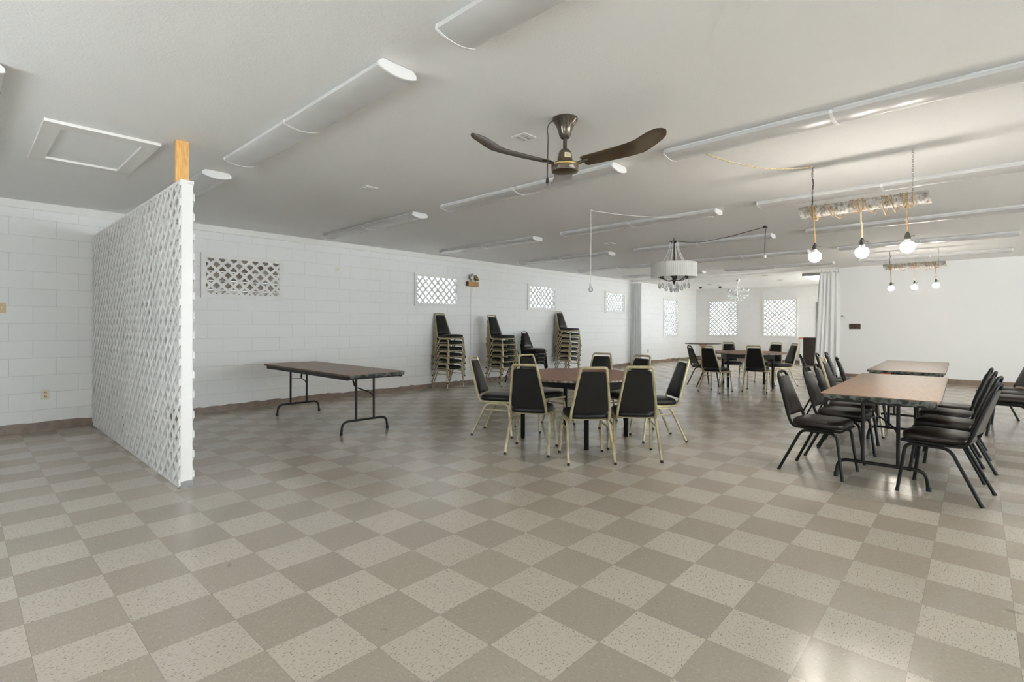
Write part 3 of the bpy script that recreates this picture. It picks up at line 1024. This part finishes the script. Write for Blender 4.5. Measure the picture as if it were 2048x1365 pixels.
folding_table('brown folding table standing alone by the block wall', 3.28, 6.24, R(90 - 1.5), 3, False, 1.82)
folding_table('near tan folding table with the badly broken front edge', 5.93, .60, R(1.0), 5, True, 1.90)
folding_table('second tan folding table, behind the near one', 8.9, .69, R(1.2), 8, True, 1.90)
tag(MB().box(7.735, 7.755, .80, .90, .665, .69).build('red_clip', mat('red_plastic', srgb(210, 70, 50), .4)), 'small red plastic piece under the front edge of the second folding table', 'clip')

# far pedestal table
t = thing('pedestal_table', 'small round table on one pedestal near the far corner', 'table', (15.85, 6.4, 0))
MB().lathe([(.52, .700), (.54, .705), (.54, .718), (.53, .722), (.02, .722)], 48).build('tabletop', M['dark_edge'], t)
MB().lathe([(.13, .70), (.11, .66), (.05, .60), (.045, .25), (.06, .12), (.08, .08)], 24).build('pedestal', M['orange_wood'], t)
for k in range(4):
    a = PI / 4 + k * PI / 2
    MB().tube([(.05 * math.cos(a), .05 * math.sin(a), .12), (.2 * math.cos(a), .2 * math.sin(a), .06), (.36 * math.cos(a), .36 * math.sin(a), .022)], [.035, .028, .022], 8).build('foot', M['orange_wood'], t)

# corner pole
t = thing('floor_pole', 'thin upright pole on a small brown base in the far corner', 'pole', (18.75, 7.7, 0))
MB().lathe([(.10, 0), (.11, .02), (.10, .07), (.03, .09), (.015, .11)], 20).build('base', mat('red_brown_base', srgb(112, 78, 66), .6), t)
MB().tube([(0, 0, .1), (0, 0, .62)], .010, 8).build('pole', M['chrome'], t)

# ------------------------------------------------------------------ cabinet by the far door
t = thing('cabinet', 'dark walnut cabinet with a pale end panel beside the curtain', 'cabinet', (18.35, 3.84, 0))
MB().box(0, .55, -.48, .33, 0, .875).build('body', M['cabinet'], t, bevel=.004)
MB().box(-.01, .56, -.49, .33, .875, .895).build('top', M['cabinet'], t, bevel=.003)
MB().box(-.02, .50, .33, .425, 0, .86).build('end_panel', M['white_panel'], t, bevel=.004)['label'] = 'pale end panel'
MB().box(-.03, .52, .331, .44, .86, .90).build('end_cap', M['orange_wood'], t, bevel=.004)['label'] = 'orange wood cap'

# ------------------------------------------------------------------ curtains
def curtain(name, label, pts_top, pts_bot, z0, z1, folds, amp, seed):
    rnd = random.Random(seed)
    nu, nv = folds * 10, 24
    vs, fs = [], []
    ph = [rnd.uniform(-.5, .5) for _ in range(folds + 1)]
    for j in range(nv + 1):
        v = j / nv
        z = z1 + (z0 - z1) * v
        for i in range(nu + 1):
            u = i / nu
            a = Vector(pts_top[0]).lerp(Vector(pts_top[1]), u); c = Vector(pts_bot[0]).lerp(Vector(pts_bot[1]), u)
            p = a.lerp(c, v ** 1.2)
            w = math.sin(2 * PI * (u * folds) + 1.1 * math.sin(5 * u + seed) + .9 * v * math.sin(7 * u)) * amp * (.7 + .5 * v) + .012 * math.sin(9 * u + 5 * v)
            vs.append((p.x + w, p.y + .012 * math.sin(2 * PI * u * folds * 2), z))
    for j in range(nv):
        for i in range(nu):
            a = j * (nu + 1) + i
            fs.append((a, a + 1, a + nu + 2, a + nu + 1))
    t = thing(name, label, 'curtain', (0, 0, 0))
    o = MB().add(vs, fs).build('cloth', M['curtain'], t, ang=180)
    so = o.modifiers.new('thick', 'SOLIDIFY'); so.thickness = .0015
    for k in range(folds):
        q = Vector(pts_top[0]).lerp(Vector(pts_top[1]), (k + .5) / folds)
        MB().tube([(q.x, q.y, z1 - .02), (q.x, q.y, 2.65)], .004, 6).build('curtain_hook', M['chrome'], t)
    return t
curtain('curtain', 'white curtain gathered against the block wall at the wide opening', ((14.43, 8.13), (14.43, 7.76)), ((14.42, 8.13), (14.42, 7.74)), .03, 2.60, 7, .028, 4)
curtain('curtain', 'white curtain gathered by the partition wall, flaring out below', ((14.545, 2.50), (14.44, 2.93)), ((14.545, 2.50), (14.46, 3.06)), .03, 2.60, 5, .020, 9)

# ------------------------------------------------------------------ rope helper
def twist_rope(P, r, strands=3, pitch=.03, n=6):
    mb = MB()
    P = [Vector(p) for p in P]
    # resample
    L = [0]
    for a, c in zip(P, P[1:]): L.append(L[-1] + (c - a).length)
    N_ = max(4, int(L[-1] / (pitch / 5)))
    S = []
    j = 0
    for k in range(N_ + 1):
        d = L[-1] * k / N_
        while j < len(L) - 2 and L[j + 1] < d: j += 1
        tt = (d - L[j]) / max(1e-9, L[j + 1] - L[j])
        S.append(P[j].lerp(P[j + 1], tt))
    for s in range(strands):
        path = []
        for k, p in enumerate(S):
            a = S[max(0, k - 1)]; c = S[min(len(S) - 1, k + 1)]
            T = (c - a).normalized()
            ref = Vector((0, 0, 1)) if abs(T.z) < .9 else Vector((1, 0, 0))
            u = (ref - T * ref.dot(T)).normalized(); w = T.cross(u)
            an = 2 * PI * (L[-1] * k / N_ / pitch + s / strands)
            path.append(p + (u * math.cos(an) + w * math.sin(an)) * r * .5)
        mb.tube(path, r * .62, n)
    return mb

def chain_mesh(z0, z1, x, y, link=.024, r=.0018):
    mb = MB()
    n = int(abs(z1 - z0) / (link * .78))
    for k in range(n):
        zc = z0 + (z1 - z0) * (k + .5) / n
        pts = []
        for j in range(12):
            a = 2 * PI * j / 12
            e = (.0065 * math.cos(a), (link / 2) * math.sin(a))
            pts.append((x + (e[0] if k % 2 else 0), y + (0 if k % 2 else e[0]), zc + e[1]))
        mb.tube(pts, r, 5, closed=True)
    return mb

# ------------------------------------------------------------------ birch log pendant
def log_pendant(label, group):
    """local origin at log centre; log along local y, ceiling .41 above"""
    t = thing('log_pendant_light', label, 'pendant light', (0, 0, 0), 0, group)
    hl, r = .457, .051
    HC = ZC - 2.28
    rnd = random.Random(12)
    prof = []
    nS = 24
    vs, fs = [], []
    for i in range(nS + 1):
        y = -hl + 2 * hl * i / nS
        for k in range(20):
            a = 2 * PI * k / 20
            rr = r * (1 + .05 * math.sin(3 * a + i * .4) + .03 * math.sin(i * .9 + k) + (.04 if i in (0, nS) else 0))
            vs.append((rr * math.cos(a), y + (.012 * math.sin(a) if i in (0, nS) else 0), rr * math.sin(a)))
    for i in range(nS):
        for k in range(20):
            fs.append((i * 20 + k, i * 20 + (k + 1) % 20, (i + 1) * 20 + (k + 1) % 20, (i + 1) * 20 + k))
    lg = MB().add(vs, fs).build('log', M['bark'], t)
    for i, y in ((0, -hl), (nS, hl)):
        ring = [vs[i * 20 + k] for k in range(20)]
        MB().add(ring, [tuple(range(20))]).build('cut_end', M['bark_cut'], lg, smooth=False)
    for y in (-.35, .36):
        chain_mesh(r * .9, HC, 0, y).build('chain', M['chain'], t)
    P = smooth_path([(0, .36, HC - .01), (.010, .367, HC * .8), (-.010, .352, HC * .62), (.012, .365, HC * .42), (-.008, .358, .09), (.01, .37, .055)], 4)
    MB().tube(P, .0045, 8).build('supply_cord', M['cord_dark'], t)
    # jute wrapping with slack loops
    def wrap(y0, y1, turns, ph, slack=.006):
        out = []
        n = int(turns * 16)
        for k in range(n + 1):
            q = k / n
            a = 2 * PI * turns * q + ph
            rr = r + .005 + slack * max(0, -math.sin(a)) * (1 + rnd.uniform(-.3, .6))
            out.append((rr * math.cos(a), y0 + (y1 - y0) * q, rr * math.sin(a)))
        return out
    mb = MB()
    mb.tube(wrap(.42, .20, 1.5, 1.2, .02), .0042, 6)
    mb.tube(wrap(.37, .31, 2, .3), .0042, 6)
    mb.tube(wrap(.23, .02, 1.2, 2.2, .03), .0042, 6)
    mb.tube(wrap(.06, -.03, 2.5, .9), .0042, 6)
    mb.tube(wrap(-.01, -.20, 1.3, 1.7, .015), .0042, 6)
    mb.tube(wrap(-.13, -.28, 2.4, .4, .035), .0042, 6)
    mb.tube(wrap(-.28, -.36, 2.5, 1.4, .012), .0042, 6)
    mb.build('rope_wrap', M['rope'], t)
    for k, (y, zb) in enumerate(((.341, -.29), (-.01, -.285), (-.316, -.27))):
        ropeP = smooth_path([(-r - .004, y, .03), (-r - .006, y, -.03), (-r * .75, y + .002, -.12), (-.02, y - .002, -.2), (0, y, zb)], 5)
        rp = twist_rope(ropeP, .0062).build('hanging_rope', M['rope_light'] if k == 1 else M['rope'], t)
        sk = MB().lathe([(.006, .012), (.010, 0), (.018, -.018), (.018, -.024), (.022, -.026), (.023, -.044), (.020, -.046), (.021, -.052)], 20, (0, y, zb)).build('socket', M['socket'], t)
        MB().tube([(0, y, zb - .030), (.0, y - .038, zb - .030)], .003, 6).lathe([(.006, -.004), (.006, .004)], 8, (0, y - .040, zb - .030)).build('switch_key', M['socket'], sk)
        zc = zb - .052
        rb = .050
        prof = [(rb * math.sin(a), -.012 - rb * (1 + .0) + rb * math.cos(a) * 1.0 + 0) for a in [R(d_) for d_ in range(52, 180, 8)]] + [(.001, -.012 - 2 * rb)]
        bl = MB().lathe(prof, 28, (0, y, zc)).build('bulb', M['bulb'], t)
        bl['label'] = 'lit globe bulb'
        MB().lathe([(.017, .001), (.020, -.010)] + [(rb * 1.01 * math.sin(a), -.012 - rb + rb * 1.01 * math.cos(a)) for a in [R(d_) for d_ in range(26, 56, 6)]], 28, (0, y, zc)).build('bulb_light_shield', M['white_metal'], bl)  # added opaque shield, cuts the bulb light thrown up at the ceiling
    return t
lp = log_pendant('lit birch log pendant with three glowing bulbs, the near large one', 'birch log pendant lights')
lp.location = (5.2, .747, 2.28)
l2 = dup(lp, (12.0, .90, 2.385), 0, 'lit birch log pendant with three glowing bulbs, the far one before the plain wall')
# the far log hangs from shorter chains
for c in l2.children:
    if c.name.split('.')[0] in ('chain', 'supply_cord'):
        me = c.data.copy(); c.data = me
        for v in me.vertices:
            v.co.z = .046 + (v.co.z - .046) * ((ZC - 2.385 - .046) / (ZC - 2.28 - .046))
sw = smooth_path([(4.12, 1.66, ZC - .03), (4.4, 1.55, ZC - .055), (4.75, 1.38, ZC - .065), (5.05, 1.20, ZC - .035), (5.2, 1.107, ZC - .008)], 6)
tag(twist_rope(sw, .006, pitch=.04).build('swag_rope', M['rope_light']), 'pale rope swagged below the ceiling to the near birch log pendant', 'rope')

# ------------------------------------------------------------------ drum shade chandelier
CX, CY = 7.895, 3.665
t = thing('drum_chandelier', 'drum chandelier with pleated white shade and hanging crystals', 'chandelier', (CX, CY, ZC))
hk = [(.018 * math.cos(2 * PI * k / 14), 0, -.03 + .018 * math.sin(2 * PI * k / 14)) for k in range(14)]
MB().tube(hk, .004, 6, closed=True).tube([(0, 0, 0), (0, 0, -.014)], .004, 6).build('hook', M['bronze'], t)
MB().lathe([(.012, -.045), (.03, -.052), (.072, -.058), (.075, -.066), (.06, -.07), (.014, -.085), (.009, -.10), (.009, -.64), (.02, -.66), (.03, -.70), (.018, -.73), (.006, -.76)], 24).build('stem', M['bronze'], t)
def pleat(k): return .006 * (1 if k % 2 else -1)
sh = MB(); n = 150
RS = .356
sh.lathe([(RS, -.645), (RS, -.42)], n, cap=False, wob=pleat)
o = sh.build('shade', M['shade'], t, ang=180, smooth=False)
so = o.modifiers.new('thick', 'SOLIDIFY'); so.thickness = .002
mb = MB()
for z in (-.645, -.42):
    mb.tube([(RS * 1.005 * math.cos(2 * PI * k / 60), RS * 1.005 * math.sin(2 * PI * k / 60), z) for k in range(60)], .004, 6, closed=True)
mb.build('shade_rim', M['white'], t)
for k in range(6):
    a = 2 * PI * k / 6 + .3
    ca, sa = math.cos(a), math.sin(a)
    P = smooth_path([(.02 * ca, .02 * sa, -.69), (.10 * ca, .10 * sa, -.70), (.18 * ca, .18 * sa, -.67), (.225 * ca, .225 * sa, -.655)], 5)
    ar = MB().tube(P, .006, 8)
    ar.lathe([(.008, -.012), (.012, -.006), (.034, 0), (.034, .004), (.012, .006), (.012, .07)], 14, (.225 * ca, .225 * sa, -.65)).build('arm', M['bronze'], t)
# strands of beads from the crown to the shade
for k in range(6):
    a = 2 * PI * k / 6 + .15
    P = [Vector((.06, 0, -.07)), Vector((.075, 0, -.16)), Vector((.11, 0, -.27)), Vector((.17, 0, -.37)), Vector((.23, 0, -.43))]
    P = smooth_path(P, 6)
    mb = MB()
    L = 0; last = None
    ca, sa = math.cos(a), math.sin(a)
    for p in P:
        q = Vector((p.x * ca, p.x * sa, p.z))
        mb.sphere(q, .0085, 8, 6)
    mb.build('bead_strand', M['bead'], t)
def drop(q, s, par):
    mb = MB().tube([q, q - Vector((0, 0, .05 * s))], .0022, 6)
    z = q.z - .05 * s
    mb.lathe([(.002, 0), (.008 * s, -.008 * s), (.0145 * s, -.028 * s), (.012 * s, -.040 * s), (.004 * s, -.052 * s)], 8, (q.x, q.y, z))
    return mb.build('crystal_drop', M['crystal'], par, smooth=False)
for k in range(12):
    a = 2 * PI * k / 12 + .1
    drop(Vector((.235 * math.cos(a), .235 * math.sin(a), -.66)), 1.6, t)
for k in range(8):
    a = 2 * PI * k / 8
    drop(Vector((.13 * math.cos(a), .13 * math.sin(a), -.69)), 1.7, t)
for k in range(5):
    a = 2 * PI * k / 5
    drop(Vector((.055 * math.cos(a), .055 * math.sin(a), -.735)), 1.5, t)
MB().sphere((0, 0, -.845), .022, 14, 10).tube([(0, 0, -.76), (0, 0, -.83)], .002, 6).build('crystal_ball', M['crystal'], t)
# swagged supply cord to a ceiling hook, hanging down to a white connector
HX, HY = 7.82, 2.265
P = smooth_path([(.02, 0, -.045), (.01, -.25, -.10), (.0, -.5, -.115), (-.02, -.75, -.10), (-.05, -1.0, -.075), (HX - CX, HY - CY, -.02), (HX - CX, HY - CY - .01, -.06),
                 (HX - CX + .012, HY - CY, -.16), (HX - CX - .006, HY - CY, -.28), (HX - CX, HY - CY, -.42)], 6)
cdo = MB().tube(P, .0048, 8).build('supply_cord', M['cord_dark'], t)
MB().lathe([(.012, -.025), (.02, -.02), (.02, .012), (.012, .02), (.006, .028)], 12, (HX - CX, HY - CY, -.44)).build('connector', M['cord_white'], cdo)['label'] = 'white cord connector'
MB().box(HX - CX - .018, HX - CX + .018, HY - CY - .018, HY - CY + .018, -.03, 0).build('ceiling_hook', M['cord_dark'], cdo)

# ------------------------------------------------------------------ hanging socket on a white cord
t = thing('hanging_cord_light', 'thin white cord hanging from the ceiling with a small clear bulb', 'hanging light', (5.31, 3.548, ZC))
P = smooth_path([(1.30, -1.02, -.03), (1.0, -.80, -.045), (.68, -.55, -.062), (.35, -.28, -.05), (.0, 0, -.01)], 5)
MB().tube(P, .0042, 6).build('swag_cord', M['cord_white'], t)
MB().tube([(0, 0, 0), (.002, 0, -.3), (-.002, 0, -.6), (0, 0, -.90)], .0042, 6).build('drop_cord', M['cord_white'], t)
MB().lathe([(.008, 0), (.016, -.008), (.018, -.04), (.016, -.045)], 14, (0, 0, -.90)).build('socket', M['cord_white'], t)
MB().lathe([(.013, 0), (.018, -.015), (.028, -.035), (.029, -.048), (.02, -.066), (.003, -.073)], 16, (0, 0, -.945)).build('bulb', M['crystal'], t)
MB().box(-.012, .012, -.012, .012, -.02, 0).build('ceiling_hook', M['cord_white'], t)

# ------------------------------------------------------------------ back room ceiling
t = thing('crystal_chandelier', 'clear crystal chandelier in the back room before the far windows', 'chandelier', (16.3, 5.5, ZC))
MB().lathe([(.06, 0), (.055, -.02), (.015, -.035), (.008, -.05), (.008, -.55), (.03, -.57), (.02, -.62), (.004, -.66)], 20).build('stem', M['chrome'], t)
for k in range(8):
    a = 2 * PI * k / 8
    ca, sa = math.cos(a), math.sin(a)
    MB().tube(smooth_path([(.02 * ca, .02 * sa, -.50), (.12 * ca, .12 * sa, -.46), (.22 * ca, .22 * sa, -.40), (.28 * ca, .28 * sa, -.38)], 4), .006, 6).build('arm', M['chrome'], t)
    MB().lathe([(.012, 0), (.04, .02), (.055, .05), (.05, .08), (.03, .095)], 14, (.28 * ca, .28 * sa, -.38)).build('glass_cup', M['crystal'], t)
for ring, (rr, zz, nn) in enumerate(((.29, -.41, 16), (.20, -.47, 12), (.10, -.54, 8))):
    for k in range(nn):
        a = 2 * PI * (k + .5) / nn
        drop(Vector((rr * math.cos(a), rr * math.sin(a), zz)), 1.1, t)
for k in range(6):
    a = 2 * PI * k / 6
    mb = MB()
    for j in range(9):
        q = j / 8
        mb.sphere((math.cos(a) * (.02 + .25 * q), math.sin(a) * (.02 + .25 * q), -.16 - .25 * q + .05 * math.sin(PI * q)), .014, 8, 6)
    mb.build('bead_strand', M['bead'], t)

t = thing('track_light', 'white ceiling track with two small spot heads in the back room', 'track light', (16.72, 6.5, ZC))
MB().box(-.16, .36, -.02, .02, -.02, 0, Matrix.Rotation(R(-66), 4, 'Z')).build('rail', M['white_metal'], t)
MB().box(-.5, .9, -.016, .016, -.025, 0, Matrix.Rotation(R(-66), 4, 'Z')).build('track', M['white_metal'], t)
for (hx, hy) in ((-.10, .31), (.13, -.24)):
    hd = MB().tube([(hx, hy, -.02), (hx, hy, -.10)], .008, 8)
    mt = Matrix.Translation((hx, hy, -.13)) @ Matrix.Rotation(R(-50), 4, Vector((.67, -.74, 0)))
    hd.lathe([(.02, .05), (.035, .04), (.045, -.03), (.05, -.05)], 16, mtx=mt)
    h_ = hd.build('spot_head', M['white_metal'], t)
    MB().lathe([(.001, -.051), (.044, -.0515)], 16, mtx=mt, cap=False).build('lens', M['slot'], h_)

for k, (x, y, lab) in enumerate(((17.2, 6.73, 'round dark recessed downlight in the back room ceiling, left of three'),
                                 (15.34, 4.44, 'round dark recessed downlight in the back room ceiling, middle of three'),
                                 (17.15, 4.53, 'round dark recessed downlight in the back room ceiling, right of three'))):
    t = thing('downlight', lab, 'downlight', (x, y, ZC), 0, 'recessed downlights')
    MB().lathe([(.10, -.006), (.105, 0), (.08, 0)], 24).build('ring', M['white_metal'], t)
    MB().lathe([(.001, -.0065), (.085, -.0068)], 24, cap=False).build('baffle', M['vent_dark'], t)

t = thing('box_ceiling_light', 'lit square flush ceiling light in the back room beside the curtain', 'ceiling light', (16.2, 3.25, ZC))
MB().box(-.62, .62, -.3, .3, -.09, 0).build('diffuser', M['lit_panel'], t, bevel=.015)
MB().box(-.66, -.62, -.31, .31, -.075, 0).box(.62, .66, -.31, .31, -.075, 0).build('end_trim', M['trim_grey'], t)

# ------------------------------------------------------------------ things on walls
t = thing('emergency_light', 'tan emergency light box with two lamp heads on the block wall', 'emergency light', (7.565, YW, 2.11))
MB().box(-.15, .15, -.09, 0, 0, .098).build('box', M['tan_box'], t, bevel=.004)
MB().box(-.156, -.15, -.088, 0, .002, .096).build('dark_side_face', M['dark_side'], t)  # thin sheet of darker brown over the left side of the box
hd = MB().tube([(-.02, -.045, .095), (-.02, -.045, .14)], .010, 8)
axm = Matrix.Translation((-.02, -.045, .20)) @ Matrix.Rotation(R(90), 4, 'X') @ Matrix.Rotation(R(12), 4, 'Y')
hd.lathe([(.02, -.05), (.05, -.035), (.068, .0), (.07, .02), (.062, .024)], 24, mtx=axm)
h1 = hd.build('lamp_head', M['chrome'], t)
MB().lathe([(.001, .026), (.058, .024)], 24, mtx=axm, cap=False).build('lens', M['lens'], h1)
hd = MB().tube([(.09, -.045, .095), (.10, -.045, .14)], .010, 8)
axm = Matrix.Translation((.12, -.05, .18)) @ Matrix.Rotation(R(62), 4, 'Y') @ Matrix.Rotation(R(25), 4, 'X')
hd.lathe([(.02, -.05), (.05, -.035), (.066, .0), (.068, .02), (.06, .022)], 24, mtx=axm)
hd.build('lamp_head', M['olive'], t)
t = thing('conduit', 'thin white wire conduit running down the block wall from the emergency light', 'conduit', (7.557, YW - .0004, 0))
mb = MB().tube(fillet([(0, -.008, 2.11), (0, -.008, .355), (-.30, -.008, .345)], .05), .007, 8)
mb.tube(smooth_path([(.05, -.008, 2.11), (.045, -.008, 2.0), (.01, -.008, 1.9), (0, -.008, 1.85)], 4), .005, 8)
mb.build('pipe', M['white'], t)
MB().box(-.34, -.28, -.02, 0, .29, .40).build('box', M['white'], t, bevel=.003)

t = thing('wall_outlet', 'ivory double socket outlet on the block wall left of the partition', 'outlet', (.717, YW, .43))
pl = MB().box(-.037, .037, -.008, 0, -.058, .058).build('plate', M['outlet'], t, bevel=.002)
for z in (-.026, .022):
    rc = MB().lathe([(.017, 0), (.017, .004), (.001, .0042)], 16, mtx=Matrix.Translation((0, -.007, z)) @ Matrix.Rotation(R(90), 4, 'X')).build('receptacle', M['beige'], t)
    mb = MB()
    for x in (-.006, .006): mb.box(x - .0015, x + .0015, -.0125, -.0105, z - .002, z + .009)
    mb.box(-.002, .002, -.0125, -.0105, z - .012, z - .008)
    mb.build('slots', M['slot'], rc)
t = thing('light_switch', 'beige light switch plate cut by the left edge', 'switch', (.325, YW, 1.445))
MB().box(-.058, .058, -.008, 0, -.058, .058).build('plate', M['beige'], t, bevel=.002)
for x in (-.023, .023): MB().box(x - .005, x + .005, -.02, -.008, -.008, .014).build('toggle', M['outlet'], t)
t = thing('wall_plate', 'small blank white plate high on the block wall between two windows', 'plate', (4.44, YW, 2.225))
MB().box(-.036, .036, -.007, 0, -.03, .03).build('plate', M['outlet'], t, bevel=.002)
MB().lathe([(.004, 0), (.004, .003)], 8, mtx=Matrix.Translation((0, -.007, 0)) @ Matrix.Rotation(R(90), 4, 'X')).build('screw', M['slot'], t)
t = thing('wall_outlet', 'white outlet low on the back room wall beside the left curtain', 'outlet', (15.6, YW, .43))
MB().box(-.037, .037, -.008, 0, -.058, .058).build('plate', M['diffuser'], t, bevel=.002)
MB().box(-.014, .014, -.011, -.008, -.04, .04).build('receptacle', M['slot'], t)

t = thing('thermostat', 'small white thermostat on the plain wall beside the curtain', 'thermostat', (XP, 2.44, 1.478))
MB().box(-.025, .002, -.062, .062, -.05, .05).build('case', M['white_metal'], t, bevel=.005)
MB().box(-.027, -.025, .0, .05, .022, .04).build('display', M['dark_screen'], t)
t = thing('switch_panel', 'dark brown double switch panel on the plain wall right of the curtain', 'switch', (XP, 2.21, 1.255))
MB().box(-.015, 0, -.115, .115, -.062, .062).build('plate', M['brown_plate'], t, bevel=.003)
for y in (-.056, .056): MB().box(-.020, -.015, y - .04, y + .04, -.045, .045).build('switch', M['dark_side'], t, bevel=.002)
mb = MB().box(-.012, 0, -.10, -.01, .064, .075).box(-.012, 0, .01, .10, .064, .075)
mb.build('top_clip', M['outlet'], t)

# ------------------------------------------------------------------ light
w = bpy.data.worlds.new('daylight'); sc.world = w
w.use_nodes = True
bg = w.node_tree.nodes['Background']
bg.inputs[0].default_value = (.87, .935, 1, 1)
bg.inputs[1].default_value = 6.0

sl = bpy.data.lights.new('sun', 'SUN'); sl.energy = 24; sl.angle = R(.6); sl.color = (.98, .98, 1)
so_ = bpy.data.objects.new('sun', sl); COL.objects.link(so_)
sd_ = Vector((math.cos(R(62)) * math.cos(R(-20)), math.cos(R(62)) * math.sin(R(-20)), math.sin(R(62))))
so_.rotation_euler = sd_.to_track_quat('Z', 'Y').to_euler(); so_.location = (25, -10, 20)

def portal(name, loc, rot, sx, sy):
    l = bpy.data.lights.new(name, 'AREA'); l.shape = 'RECTANGLE'; l.size = sx; l.size_y = sy
    l.cycles.is_portal = True
    o = bpy.data.objects.new(name, l); COL.objects.link(o); o.location = loc; o.rotation_euler = rot
    return o
for a, c in LWIN: portal('window_daylight', ((a + c) / 2, YW + .07, 1.967), (R(-90), 0, 0), 1.04, .54)
portal('window_daylight', (17.28, YW + .07, 1.555), (R(-90), 0, 0), 1.06, 1.25)
for a, c in BWIN: portal('window_daylight', (XB + .07, (a + c) / 2, 1.557), (R(90), 0, R(90)), 1.02, 1.26)
for a, c in RW: portal('window_daylight', ((a + c) / 2, YR - .19, 1.475), (R(90), 0, 0), c - a, 2.05)
for a, c in SW: portal('window_daylight', ((a + c) / 2, 2.36, 1.5), (R(90), 0, 0), c - a, 1.6)
for a, c, z0, z1 in rear_holes: portal('window_daylight', (XF - .19, (a + c) / 2, (z0 + z1) / 2), (R(90), 0, R(-90)), c - a, z1 - z0)

# ------------------------------------------------------------------ camera
YAW = R(42.52); ROLL = .0018
F = Vector((math.cos(YAW), math.sin(YAW), 0)); RT = Vector((F.y, -F.x, 0)); UP = Vector((0, 0, 1))
r2 = RT * math.cos(ROLL) + UP * math.sin(ROLL); u2 = UP * math.cos(ROLL) - RT * math.sin(ROLL)
cam = bpy.data.cameras.new('camera'); co = bpy.data.objects.new('camera', cam); COL.objects.link(co)
co.matrix_world = Matrix(((r2.x, u2.x, -F.x, 0), (r2.y, u2.y, -F.y, 0), (r2.z, u2.z, -F.z, 1.248), (0, 0, 0, 1)))
cam.sensor_width = 36; cam.lens = 1020 / 2048 * 36
cam.shift_y = -29.75 / 2048
cam.clip_start = .05; cam.clip_end = 200
sc.camera = co

sc.view_settings.view_transform = 'Standard'
sc.view_settings.look = 'None'
sc.view_settings.gamma = 1
sc.view_settings.exposure = 1.56
sc.view_settings.use_curve_mapping = False
cy = sc.cycles
cy.use_denoising = True
cy.max_bounces = 10; cy.diffuse_bounces = 7; cy.glossy_bounces = 4; cy.transparent_max_bounces = 12; cy.transmission_bounces = 4
cy.sample_clamp_indirect = 6
cy.caustics_reflective = False; cy.caustics_refractive = False
